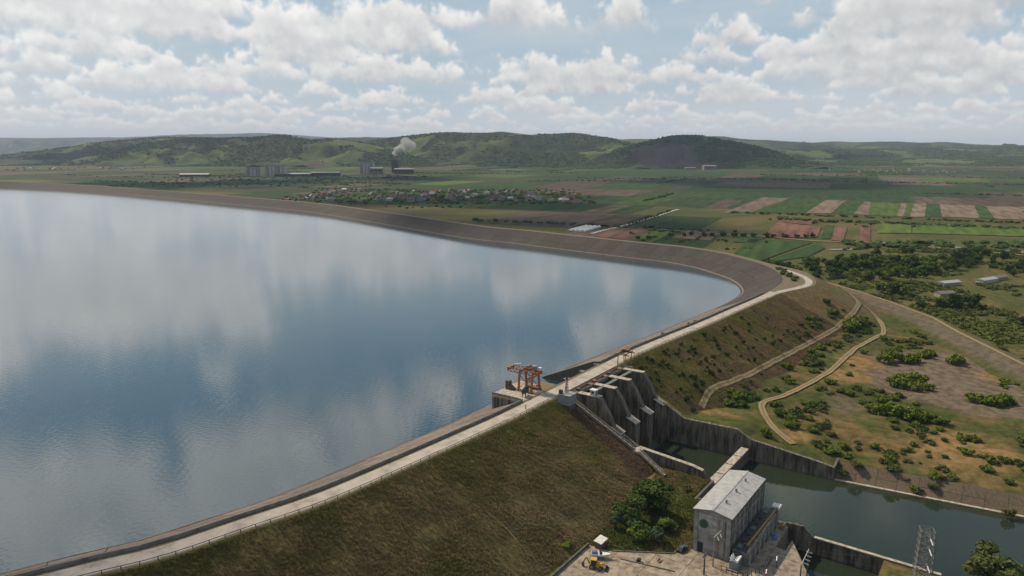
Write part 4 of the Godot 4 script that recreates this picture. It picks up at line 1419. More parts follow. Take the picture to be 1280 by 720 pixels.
	var q := at("river_quay", "brown concrete quay ledge below the annex at the water's edge", "quay", 0, 0, 0)
	part("slab", q, M.yard_b, func(b): b.box(Vector3(-40.5, -11, 94.9), Vector3(-9.1, 0.2, 98.0)))
	part("slab", q, M.yard_b, func(b): b.box(Vector3(-40.5, -11, 98.05), Vector3(-25.0, -0.02, 101.0)))
	var o := at("rusty_winch", "small rusty orange winch on the quay ledge at the corner by the divider wall", "machine", -12.5, 0.2, 96.6)
	part("frame", o, M.rust, func(b):
		b.bar(Vector3(-1.2, 0, 0), Vector3(0, 2.0, 0), 0.2, 0.2)
		b.bar(Vector3(1.2, 0, 0), Vector3(0, 2.0, 0), 0.2, 0.2)
		b.box(Vector3(-1.4, 0, -0.6), Vector3(1.4, 0.3, 0.6)))
	part("drum", o, M.yellow_dull, func(b): b.tube(Vector3(-0.9, 0.9, 0), Vector3(0.9, 0.9, 0), 0.5, 0.5, 10))
	var tp := at("blue_tarpaulin", "crumpled blue tarpaulin lying on the quay ledge below the annex", "tarpaulin", -19.5, 0.2, 96.3)
	part("sheet", tp, M.blue, func(b): b.blob(Vector3(0, 0.15, 0), Vector3(1.7, 0.3, 1.0), 5, 9, 0.35, 2.0))

func make_yard():
	# concrete slabs of the yard
	var y := at("yard", "tan concrete yard in front of the power house", "yard", 0, 0, 0)
	y.set_meta("kind", "structure")
	var poly := pv([[-110, 51], [-57, 51], [-56.3, 57.8], [-46.5, 74.0], [-41, 74.0], [-41, 94.8], [-25.2, 101.1], [-18, 101.2], [-36, 110.7], [-58, 124], [-110, 124]])
	for i in range(-11, -1):
		for j in range(5, 13):
			var cell := pv([[i * 10.0 + 0.06, j * 10.0 + 0.06], [i * 10.0 + 9.94, j * 10.0 + 0.06], [i * 10.0 + 9.94, j * 10.0 + 9.94], [i * 10.0 + 0.06, j * 10.0 + 9.94]])
			for piece in Geometry2D.intersect_polygons(cell, poly):
				var b := MB.new()
				var tr := Geometry2D.triangulate_polygon(piece)
				var lift := rng.randf_range(-0.02, 0.03)
				var low := -11.0 if j >= 9 else -0.6
				for k in range(0, tr.size(), 3):
					b.tri(Vector3(piece[tr[k]].x, lift, piece[tr[k]].y), Vector3(piece[tr[k + 1]].x, lift, piece[tr[k + 1]].y), Vector3(piece[tr[k + 2]].x, lift, piece[tr[k + 2]].y))
				for k in piece.size():
					var a: Vector2 = piece[k]
					var z: Vector2 = piece[(k + 1) % piece.size()]
					b.quad(Vector3(a.x, lift, a.y), Vector3(a.x, low, a.y), Vector3(z.x, low, z.y), Vector3(z.x, lift, z.y))
				obj("yard_slab", b.mesh(), M.yard if rng.randf() < 0.6 else M.yard_b, y)
	var kb := at("yard_kerb", "dark low kerb between the yard and the tree plot", "kerb", -56, 0, 58.3)
	part("kerb_stone", kb, M.conc_dark, func(b): b.bar(Vector3(0, 0.12, 0), Vector3(9.4, 0.12, 15.9), 0.4, 0.35))
	part("kerb_stone", kb, M.conc_dark, func(b): b.bar(Vector3(9.6, 0.12, 15.9), Vector3(15, 0.12, 15.9), 0.4, 0.35))
	part("kerb_stone", kb, M.conc_dark, func(b): b.bar(Vector3(-2.5, 0.1, 4.0), Vector3(0.6, 0.1, 20.0), 0.3, 0.3))
	var rw := at("toe_wall", "low concrete wall between the grass slope and the yard", "wall", -80, 0, 50.6)
	for k in 8:
		part("wall_section", rw, M.conc_dark, func(b): b.box(Vector3(-30 + k * 6.6, -0.6, 0), Vector3(-23.5 + k * 6.6, 0.9, 0.5)))

# ---------------------------------------------------------------- vehicles and yard things
func wheel(t: Node3D, p: Vector3, r: float, w: float):
	var o := part("wheel", t, M.tyre, func(b): b.tube(p - Vector3(0, 0, w / 2), p + Vector3(0, 0, w / 2), r, r, 14))
	part("rim", o, M.steel, func(b): b.tube(p - Vector3(0, 0, w / 2 + 0.02), p + Vector3(0, 0, w / 2 + 0.02), r * 0.55, r * 0.55, 10))

func make_vehicles():
	# dark car beside the power house, nose towards the camera's left
	var c := at("parked_car", "dark blue car parked by the corner of the power house", "car", -43.3, 0.03, 75.6, deg_to_rad(-8))
	part("body", c, M.car, func(b):
		b.prism(pv([]) if false else pv([[-0.84, 0.32], [-0.88, 0.75], [-0.80, 0.92], [0.80, 0.92], [0.88, 0.75], [0.84, 0.32]]), -2.1, 2.1))
	part("cabin", c, M.glass, func(b): b.hexa([Vector3(-1.6, 0.93, -0.78), Vector3(1.05, 0.93, -0.78), Vector3(1.05, 0.93, 0.78), Vector3(-1.6, 0.93, 0.78), Vector3(-1.05, 1.40, -0.62), Vector3(0.35, 1.40, -0.62), Vector3(0.35, 1.40, 0.62), Vector3(-1.05, 1.40, 0.62)]))
	part("roof", c, M.car, func(b): b.hexa([Vector3(-1.1, 1.405, -0.62), Vector3(0.4, 1.405, -0.62), Vector3(0.4, 1.405, 0.62), Vector3(-1.1, 1.405, 0.62), Vector3(-0.95, 1.47, -0.55), Vector3(0.25, 1.47, -0.55), Vector3(0.25, 1.47, 0.55), Vector3(-0.95, 1.47, 0.55)]))
	for x in [-1.35, 1.35]:
		for z in [-0.78, 0.78]:
			wheel(c, Vector3(x, 0.32, z), 0.32, 0.22)
	for z in [-0.62, 0.62]:
		part("headlight", c, M.ceramic, func(b): b.cbox(Vector3(2.1, 0.68, z), Vector3(0.06, 0.16, 0.32)))
		part("tail_light", c, M.red, func(b): b.cbox(Vector3(-2.1, 0.72, z), Vector3(0.06, 0.16, 0.30)))
	# yellow backhoe loader
	var l := at("backhoe_loader", "yellow backhoe loader with dark bucket parked in the yard", "loader", -67.0, 0.03, 58.4, deg_to_rad(-72))
	part("chassis", l, M.yellow, func(b): b.box(Vector3(-1.4, 0.7, -0.5), Vector3(2.2, 1.15, 0.5)))
	part("bonnet", l, M.yellow, func(b): b.hexa([Vector3(0.6, 1.15, -0.5), Vector3(2.3, 1.15, -0.45), Vector3(2.3, 1.15, 0.45), Vector3(0.6, 1.15, 0.5), Vector3(0.6, 1.95, -0.48), Vector3(2.2, 1.75, -0.4), Vector3(2.2, 1.75, 0.4), Vector3(0.6, 1.95, 0.48)]))
	var cab := part("cab", l, M.glass, func(b): b.hexa([Vector3(-1.1, 1.16, -0.78), Vector3(0.55, 1.16, -0.78), Vector3(0.55, 1.16, 0.78), Vector3(-1.1, 1.16, 0.78), Vector3(-0.95, 2.7, -0.7), Vector3(0.35, 2.7, -0.7), Vector3(0.35, 2.7, 0.7), Vector3(-0.95, 2.7, 0.7)]))
	part("cab_roof", cab, M.yellow, func(b): b.box(Vector3(-1.2, 2.71, -0.85), Vector3(0.6, 2.92, 0.85)))
	for z in [-0.8, 0.8]:
		wheel(l, Vector3(-0.7, 0.75, z * 1.15), 0.75, 0.45)
		wheel(l, Vector3(1.75, 0.52, z), 0.52, 0.35)
		part("loader_arm", l, M.yellow, func(b):
			b.bar(Vector3(0.3, 1.7, z * 0.8), Vector3(2.4, 1.3, z * 0.8), 0.16, 0.26)
			b.bar(Vector3(2.4, 1.3, z * 0.8), Vector3(3.2, 0.5, z * 0.8), 0.16, 0.24))
	part("bucket", l, M.steel_dark, func(b):
		b.prism(PackedVector2Array([Vector2(-1.15, 0.05), Vector2(-1.15, 0.95), Vector2(1.15, 0.95), Vector2(1.15, 0.05)]), 3.15, 3.3)
		b.box(Vector3(3.3, 0.05, -1.15), Vector3(4.1, 0.16, 1.15))
		for z in [-1.15, 1.07]:
			b.hexa([Vector3(3.3, 0.05, z), Vector3(4.1, 0.05, z), Vector3(4.1, 0.05, z + 0.08), Vector3(3.3, 0.05, z + 0.08), Vector3(3.3, 0.95, z), Vector3(3.4, 0.95, z), Vector3(3.4, 0.95, z + 0.08), Vector3(3.3, 0.95, z + 0.08)]))
	part("boom", l, M.yellow, func(b): b.bar(Vector3(-1.5, 1.1, 0), Vector3(-2.5, 3.0, 0), 0.28, 0.35))
	part("dipper_arm", l, M.rust, func(b): b.bar(Vector3(-2.5, 3.0, 0), Vector3(-3.4, 1.3, 0), 0.24, 0.3))
	part("backhoe_bucket", l, M.steel_dark, func(b): b.prism(pv([[-0.35, 0.2], [-0.35, 1.2], [0.35, 1.2], [0.35, 0.2]]), -3.8, -3.1))
	for z in [-0.9, 0.9]:
		part("stabiliser", l, M.yellow, func(b): b.bar(Vector3(-1.4, 1.0, z * 0.6), Vector3(-1.6, 0.1, z * 1.3), 0.16, 0.2))
	# boat on a trailer
	var bt := at("motor_boat", "white motor boat with blue cover on a trailer behind the yellow loader", "boat", -61.4, 0.03, 57.2, deg_to_rad(-62))
	part("hull", bt, M.white, func(b):
		var st := [[-2.7, 0.95, 0.0], [-0.5, 1.0, 0.02], [1.4, 0.85, 0.12], [2.5, 0.45, 0.32], [3.2, 0.03, 0.6]]
		for i in st.size() - 1:
			var p: Array = st[i]
			var q: Array = st[i + 1]
			for sd in [-1.0, 1.0]:
				b.quad(Vector3(p[0], 0.6 + p[2], 0), Vector3(q[0], 0.6 + q[2], 0), Vector3(q[0], 1.0 + q[2] * 0.6, q[1] * sd), Vector3(p[0], 1.0 + p[2] * 0.6, p[1] * sd))
				b.quad(Vector3(p[0], 1.0 + p[2] * 0.6, p[1] * sd), Vector3(q[0], 1.0 + q[2] * 0.6, q[1] * sd), Vector3(q[0], 1.5 + q[2] * 0.3, q[1] * sd * 1.04), Vector3(p[0], 1.5 + p[2] * 0.3, p[1] * sd * 1.04))
				b.quad(Vector3(p[0], 1.48 + p[2] * 0.3, 0), Vector3(q[0], 1.48 + q[2] * 0.3, 0), Vector3(q[0], 1.48 + q[2] * 0.3, q[1] * sd * 1.04), Vector3(p[0], 1.48 + p[2] * 0.3, p[1] * sd * 1.04)))
	part("cover", bt, M.blue, func(b): b.hexa([Vector3(-2.6, 1.5, -0.85), Vector3(-0.9, 1.5, -0.9), Vector3(-0.9, 1.5, 0.9), Vector3(-2.6, 1.5, 0.85), Vector3(-2.4, 2.0, -0.4), Vector3(-1.1, 2.2, -0.4), Vector3(-1.1, 2.2, 0.4), Vector3(-2.4, 2.0, 0.4)]))
	part("windscreen", bt, M.glass, func(b): b.hexa([Vector3(-0.2, 1.52, -0.8), Vector3(0.6, 1.52, -0.6), Vector3(0.6, 1.52, 0.6), Vector3(-0.2, 1.52, 0.8), Vector3(-0.3, 2.1, -0.7), Vector3(-0.1, 2.1, -0.5), Vector3(-0.1, 2.1, 0.5), Vector3(-0.3, 2.1, 0.7)]))
	part("trailer_frame", bt, M.steel, func(b):
		for z in [-0.55, 0.55]:
			b.bar(Vector3(-2.6, 0.52, z), Vector3(2.4, 0.52, z * 0.3), 0.1, 0.12)
		b.bar(Vector3(2.3, 0.5, 0), Vector3(4.1, 0.45, 0), 0.1, 0.12)
		b.bar(Vector3(-0.9, 0.45, -1.0), Vector3(-0.9, 0.45, 1.0), 0.1, 0.1))
	for z in [-1.0, 1.0]:
		wheel(bt, Vector3(-0.9, 0.32, z), 0.32, 0.2)
	# shed with pale roof
	var h := at("lean_to_shed", "small shed with pale sheet roof at the edge of the yard below the grass slope", "shed", -55.6, 0.0, 54.2)
	part("wall", h, M.conc_dark, func(b): b.box(Vector3(-1.9, -0.3, -1.0), Vector3(1.9, 2.0, 1.0)))
	part("roof", h, M.white, func(b): b.hexa([Vector3(-2.2, 2.4, -1.35), Vector3(2.2, 2.4, -1.35), Vector3(2.2, 2.02, 1.35), Vector3(-2.2, 2.02, 1.35), Vector3(-2.2, 2.52, -1.35), Vector3(2.2, 2.52, -1.35), Vector3(2.2, 2.14, 1.35), Vector3(-2.2, 2.14, 1.35)]))
	part("door", h, M.rust, func(b): b.box(Vector3(-0.5, 0, 1.01), Vector3(0.5, 1.8, 1.06)))
	var j := at("tyre_pile", "pile of old tyres on the yard by the kerb", "tyres", -56.6, 0.03, 67.2)
	for k in 4:
		part("tyre", j, M.tyre, func(b): b.tube(Vector3(0.15 * (k % 2), 0.24 * k, 0.1 * k), Vector3(0.15 * (k % 2), 0.24 * k + 0.23, 0.1 * k), 0.62, 0.62, 12))
	var rd := at("red_barrier", "small faded red barrier at the corner of the tree plot", "barrier", -53.0, 0.03, 72.2)
	for k in 2:
		part("board", rd, M.red, func(b): b.box(Vector3(-0.9, 0.25 + 0.35 * k, -0.08), Vector3(0.9, 0.5 + 0.35 * k, 0.08)))
	for x in [-0.7, 0.7]:
		part("leg", rd, M.steel, func(b): b.bar(Vector3(x, 0, 0), Vector3(x, 1.0, 0), 0.08, 0.08))

func lattice(b: MB, base: float, top: float, h: float, steps: int, w: float):
	for q in [[-1, -1], [1, -1], [1, 1], [-1, 1]]:
		b.bar(Vector3(q[0] * base, 0, q[1] * base), Vector3(q[0] * top, h, q[1] * top), w * 1.5, w * 1.5)
	for i in steps:
		var y0 := h * i / steps
		var y1 := h * (i + 1) / steps
		var a := lerpf(base, top, float(i) / steps)
		var z := lerpf(base, top, float(i + 1) / steps)
		for k in 4:
			var c0 := [[-1, -1], [1, -1], [1, 1], [-1, 1]][k] as Array
			var c1 := [[-1, -1], [1, -1], [1, 1], [-1, 1]][(k + 1) % 4] as Array
			b.bar(Vector3(c0[0] * a, y0, c0[1] * a), Vector3(c1[0] * z, y1, c1[1] * z), w, w)
			b.bar(Vector3(c1[0] * a, y0, c1[1] * a), Vector3(c0[0] * z, y1, c0[1] * z), w, w)
			b.bar(Vector3(c0[0] * z, y1, c0[1] * z), Vector3(c1[0] * z, y1, c1[1] * z), w, w)

func insulator(t: Node3D, a: Vector3, z: Vector3, r := 0.16):
	part("insulator", t, M.ceramic, func(b):
		for i in 7:
			b.tube(a.lerp(z, i / 7.0), a.lerp(z, (i + 0.55) / 7.0), r, r * 0.6, 8))

func make_electrical():
	var t := at("transformer", "grey power transformer with cooling fins and white bushings before the annex", "transformer", -43.8, 0.03, 91.6)
	part("tank", t, M.grey_paint, func(b): b.box(Vector3(-1.6, 0.4, -1.0), Vector3(1.6, 2.9, 1.0)))
	part("plinth", t, M.conc, func(b): b.box(Vector3(-2.2, 0, -1.7), Vector3(2.2, 0.39, 1.7)))
	for k in 9:
		part("cooling_fin", t, M.grey_paint, func(b): b.box(Vector3(-1.5 + k * 0.36, 0.7, 1.01), Vector3(-1.38 + k * 0.36, 2.6, 1.6)))
	for k in 3:
		insulator(t, Vector3(-1.2 + k * 1.1, 2.9, -0.5), Vector3(-1.35 + k * 1.15, 4.1, -0.9), 0.24)
		insulator(t, Vector3(-1.0 + k * 1.0, 2.9, 0.5), Vector3(-1.0 + k * 1.0, 3.6, 0.7), 0.2)
	part("conservator", t, M.ceramic, func(b): b.tube(Vector3(-1.9, 3.3, 1.2), Vector3(1.9, 3.3, 1.2), 0.36, 0.36, 12))
	part("duct_box", t, M.steel_dark, func(b): b.box(Vector3(1.7, 0.4, -1.2), Vector3(3.6, 3.8, 0.6)))
	var p := at("portal_frame", "steel cable portal on two poles beside the gable of the power house", "portal", -46.5, 0.0, 86.2)
	for q in [[0.0, 0.0], [7.6, 0.6]]:
		part("pole", p, M.steel, func(b): b.tube(Vector3(q[0], 0, q[1]), Vector3(q[0], 9.3, q[1]), 0.24, 0.18, 8))
	part("crossbeam", p, M.steel, func(b): b.bar(Vector3(-0.5, 9.3, 0), Vector3(8.1, 9.3, 0.6), 0.35, 0.4))
	for k in 3:
		insulator(p, Vector3(1.6 + k * 2.2, 9.1, 0.2), Vector3(1.8 + k * 2.2, 7.6, 0.9))
	var l := at("floodlight_pole", "dark pole with a cluster of floodlights at the front of the yard", "lamp post", -52.0, 0.03, 85.6)
	part("pole", l, M.steel_dark, func(b): b.tube(Vector3.ZERO, Vector3(0, 6.6, 0), 0.26, 0.18, 8))
	part("arm", l, M.steel_dark, func(b): b.bar(Vector3(-1.2, 6.4, 0), Vector3(1.2, 6.4, 0), 0.14, 0.14))
	for k in 3:
		part("lamp_housing", l, M.steel, func(b): b.hexa([Vector3(-1.3 + k * 1.0, 5.7, -0.5), Vector3(-0.6 + k * 1.0, 5.7, -0.5), Vector3(-0.6 + k * 1.0, 5.7, 0.3), Vector3(-1.3 + k * 1.0, 5.7, 0.3), Vector3(-1.2 + k * 1.0, 6.25, -0.3), Vector3(-0.7 + k * 1.0, 6.25, -0.3), Vector3(-0.7 + k * 1.0, 6.25, 0.2), Vector3(-1.2 + k * 1.0, 6.25, 0.2)]))
	var g := at("switch_gantry", "steel switch gantry with white insulators at the edge of the yard quay", "gantry", -38.0, 0.0, 108.6)
	for q in [[0.0, 0.0, 4.2], [5.2, 0.7, 9.0], [2.4, 1.2, 4.0]]:
		part("pole", g, M.steel_dark, func(b): b.tube(Vector3(q[0], 0, q[1]), Vector3(q[0], q[2], q[1]), 0.22, 0.16, 8))
	part("strut", g, M.steel, func(b): b.bar(Vector3(0, 4.2, 0), Vector3(5.2, 7.0, 0.7), 0.22, 0.25))
	for k in 4:
		insulator(g, Vector3(0.8 + k * 1.2, 4.6 + k * 0.6, 0.2), Vector3(1.0 + k * 1.2, 4.3 + k * 0.6, 1.9), 0.18)
	for q in [[-36.5, 101.5, "black and white cable end post on the quay beside the transformer", 0], [-45.0, 101.0, "red marker post at the near end of the quay", 1]]:
		var b0 := at("cable_post", q[2], "post", q[0], 0.03, q[1])
		part("shaft", b0, M.steel_dark if q[3] == 0 else M.red, func(b): b.tube(Vector3.ZERO, Vector3(0, 2.4, 0), 0.16, 0.16, 8))
		insulator(b0, Vector3(0, 2.4, 0), Vector3(0.3, 3.6, 0), 0.2)
	# fence of the switchyard
	var f := []
	for q in [[-47.5, 89.0], [-47.5, 95.5], [-39.5, 99.5], [-34.0, 99.5]]:
		f.append(F(q[0], 0.0, q[1]))
	railing("yard_fence", "thin wire fence round the transformer bay", f, 1.6, M.steel_dark, 1.8)
	# lattice pylon
	var y := at("power_pylon", "lattice steel power pylon on the spit beside the tailrace", "pylon", -21.0, -1.0, 137.0, 0.3)
	part("tower", y, M.pylon, func(b): lattice(b, 2.2, 1.7, 17.5, 9, 0.12))
	for q in [[8.5, -1.0], [13.5, -1.0], [16.6, -1.0]]:
		part("cross_arm", y, M.pylon, func(b):
			for z in [-0.5, 0.5]:
				b.bar(Vector3(0, q[0], z), Vector3(-4.2, q[0] + 0.2, 0), 0.1, 0.1)
				b.bar(Vector3(0, q[0] + 1.2, z), Vector3(-4.2, q[0] + 0.25, 0), 0.08, 0.08))
		insulator(y, Vector3(-4.2, q[0] + 0.2, 0), Vector3(-6.4, q[0] - 0.5, 0.2), 0.2)
	var n := 0
	for q in [[F(-27.0, 7.0, 138.5), F(-33.0, 6.6, 109.4)], [F(-27.0, 12.0, 138.5), F(-33.4, 7.2, 109.2)], [F(-33.0, 6.8, 109.2), F(-41.0, 8.8, 86.9)]]:
		var m := MB.new()
		var a: Vector3 = q[0]
		var z: Vector3 = q[1]
		for i in 14:
			var u0 := i / 14.0
			var u1 := (i + 1) / 14.0
			m.tube(a.lerp(z, u0) - a - Vector3(0, 5.0 * u0 * (1 - u0), 0), a.lerp(z, u1) - a - Vector3(0, 5.0 * u1 * (1 - u1), 0), 0.03, 0.03, 4, false)
		var w := obj("power_line", m.mesh(), M.steel_dark)
		w.position = a
		tag(w, ["sagging power line from the pylon's lower arm to the switch gantry", "sagging power line from the pylon's middle arm to the switch gantry", "power line from the switch gantry to the cable portal"][n], "cable", "power lines over the tailrace")
		n += 1

var tracks := [[[86, 316], [95, 332], [112, 349], [131, 370], [156, 399], [179, 426], [207, 459], [222, 478], [240, 500], [256, 530], [266, 577], [268, 604]], [[116, 284], [113, 296], [114, 314], [118, 327], [131, 337], [157, 362], [184, 395], [207, 425], [225, 445], [241, 461], [254, 490], [258, 514], [256, 530]]]

func near_track(x: float, d: float) -> float:
	var best := 1e9
	for tr in tracks:
		for i in tr.size() - 1:
			var q := Geometry2D.get_closest_point_to_segment(Vector2(x, d), Vector2(tr[i][0], tr[i][1]), Vector2(tr[i + 1][0], tr[i + 1][1]))
			best = minf(best, q.distance_to(Vector2(x, d)))
	return best

func make_tracks():
	for tr in tracks:
		ribbon("dirt_track", tr, 2.9, M.track_edge, 0.42, true)
		ribbon("dirt_track", tr, 0.95, M.track, 0.50, true, null, -0.95)
		ribbon("dirt_track", tr, 0.95, M.track, 0.50, true, null, 0.95)
	ribbon("footpath", [[-8, 206], [-2, 202], [4, 196], [8, 193]], 0.4, M.track_edge, 0.25, true)

# ---------------------------------------------------------------- plants
func leaves(sd: int, lobes: Array, count: int, size: float, c0: Color, c1: Color, up := 0.3) -> ArrayMesh:
	var r := RandomNumberGenerator.new()
	r.seed = sd
	var b := MB.new()
	for i in count:
		var l: Array = lobes[r.randi() % lobes.size()]
		var dir := Vector3(r.randfn(), r.randfn(), r.randfn()).normalized()
		var p: Vector3 = l[0] + dir * l[1] * pow(r.randf(), 0.35)
		if p.y < 0.02:
			p.y = 0.02 + r.randf() * 0.1
		var nn := (dir + Vector3(r.randfn(), r.randfn() + up, r.randfn()) * 0.75).normalized()
		var t := nn.cross(Vector3(r.randfn(), r.randfn(), r.randfn())).normalized()
		var q := nn.cross(t)
		var s := size * r.randf_range(0.6, 1.35)
		b.col = c0.lerp(c1, r.randf()) * r.randf_range(0.8, 1.2)
		b.quad(p - t * s, p + q * s * 0.6, p + t * s, p - q * s * 0.6)
	return b.mesh()

func lobe_set(sd: int, n: int, rx: float, y0: float, y1: float, lr: float) -> Array:
	var r := RandomNumberGenerator.new()
	r.seed = sd
	var out := []
	for i in n:
		var a := r.randf() * TAU
		var q := sqrt(r.randf()) * rx
		var y := r.randf_range(y0, y1)
		var k := lr * r.randf_range(0.65, 1.25)
		out.append([Vector3(cos(a) * q, y, sin(a) * q), Vector3(k, k * 0.85, k)])
	return out

func proto_plant(key: String, base_name: String, category: String, crown: Mesh, trunk: Mesh, crown_name := "crown"):
	var o := Node3D.new()
	o.set_meta("base_name", base_name)
	o.set_meta("category", category)
	obj(crown_name, crown, M.leaf, o)
	if trunk:
		obj("trunk" if category == "tree" else "stem", trunk, M.bark, o)
	proto[key] = o

func trunk_mesh(h: float, r: float, limbs: int, sd: int) -> ArrayMesh:
	var g := RandomNumberGenerator.new()
	g.seed = sd
	var b := MB.new()
	b.tube(Vector3(0, -0.05, 0), Vector3(0.02, h, 0.01), r, r * 0.45, 7)
	for i in limbs:
		var a := g.randf() * TAU
		var y := h * g.randf_range(0.45, 0.95)
		b.tube(Vector3(0, y, 0), Vector3(cos(a) * h * 0.5, y + h * g.randf_range(0.3, 0.6), sin(a) * h * 0.5), r * 0.4, r * 0.12, 5)
	return b.mesh()

func make_protos():
	# unit plants: crown radius about 1, trees about 2.4 high
	var dark := [Color(0.034, 0.056, 0.015), Color(0.068, 0.098, 0.025)]
	var mid := [Color(0.056, 0.086, 0.020), Color(0.105, 0.140, 0.032)]
	var bright := [Color(0.075, 0.110, 0.016), Color(0.14, 0.175, 0.030)]
	var olive := [Color(0.060, 0.070, 0.026), Color(0.110, 0.112, 0.044)]
	var blue := [Color(0.045, 0.072, 0.034), Color(0.080, 0.115, 0.060)]
	for k in 2:
		proto_plant("tree_dark%d" % k, "broadleaf_tree", "tree", leaves(100 + k, lobe_set(10 + k, 13, 0.7, 0.7, 1.9, 0.42), 3200, 0.098, dark[0], dark[1]), trunk_mesh(1.1, 0.09, 5, k))
		proto_plant("tree_mid%d" % k, "broadleaf_tree", "tree", leaves(110 + k, lobe_set(20 + k, 11, 0.65, 0.6, 1.8, 0.42), 2600, 0.10, mid[0], mid[1]), trunk_mesh(1.0, 0.08, 5, 4 + k))
		proto_plant("tree_blue%d" % k, "leafy_tree", "tree", leaves(120 + k, lobe_set(30 + k, 9, 0.6, 0.6, 1.7, 0.42), 2200, 0.10, blue[0], blue[1]), trunk_mesh(1.0, 0.07, 4, 8 + k))
		proto_plant("bush_dark%d" % k, "bush", "bush", leaves(130 + k, lobe_set(40 + k, 8, 0.7, 0.2, 0.75, 0.36), 900, 0.13, dark[0], mid[1]), trunk_mesh(0.5, 0.05, 4, 12 + k), "foliage")
		proto_plant("bush_bright%d" % k, "bush", "bush", leaves(140 + k, lobe_set(50 + k, 9, 0.7, 0.25, 0.9, 0.36), 1000, 0.13, bright[0], bright[1]), trunk_mesh(0.5, 0.05, 4, 16 + k), "foliage")
		proto_plant("bush_olive%d" % k, "bush", "bush", leaves(150 + k, lobe_set(60 + k, 8, 0.75, 0.15, 0.6, 0.34), 760, 0.13, olive[0], olive[1]), trunk_mesh(0.4, 0.05, 3, 20 + k), "foliage")
		proto_plant("shrub%d" % k, "shrub", "shrub", leaves(160 + k, lobe_set(70 + k, 5, 0.5, 0.25, 0.9, 0.36), 420, 0.16, dark[0], mid[0]), null, "foliage")
		proto_plant("far_dark%d" % k, "riverside_tree", "tree", leaves(170 + k, lobe_set(80 + k, 10, 0.7, 0.5, 1.5, 0.42), 950, 0.15, dark[0], mid[0]), trunk_mesh(0.9, 0.08, 3, 24 + k))
		proto_plant("far_mid%d" % k, "riverside_tree", "tree", leaves(180 + k, lobe_set(90 + k, 10, 0.7, 0.5, 1.5, 0.42), 950, 0.15, mid[0], mid[1]), trunk_mesh(0.9, 0.08, 3, 28 + k))
		proto_plant("far_bright%d" % k, "riverside_tree", "tree", leaves(190 + k, lobe_set(95 + k, 9, 0.75, 0.4, 1.2, 0.40), 900, 0.15, bright[0] * 0.9, bright[1] * 0.9), trunk_mesh(0.8, 0.08, 3, 32 + k))
	proto_plant("willow0", "willow_tree", "tree", leaves(200, lobe_set(99, 18, 0.85, 0.5, 1.6, 0.40), 5200, 0.075, Color(0.050, 0.066, 0.018), Color(0.095, 0.112, 0.036)), trunk_mesh(1.0, 0.1, 5, 40))

func put(key: String, x: float, d: float, r: float, h: float, label: String, group := "", e := -999.0):
	if not proto.has(key):
		key = key + str(rng.randi() % 2)
	var y := surf(x, d) if e < -900.0 else e
	copy(proto[key], label, group, G(x, y - 0.08, d), rng.randf() * TAU, Vector3(r, h, r))

func put_sn(key: String, s: float, n: float, r: float, h: float, label: String, group := "", e := -999.0):
	var w := F(s, 0, n)
	put(key, w.x, -w.z, r, h, label, group, e)

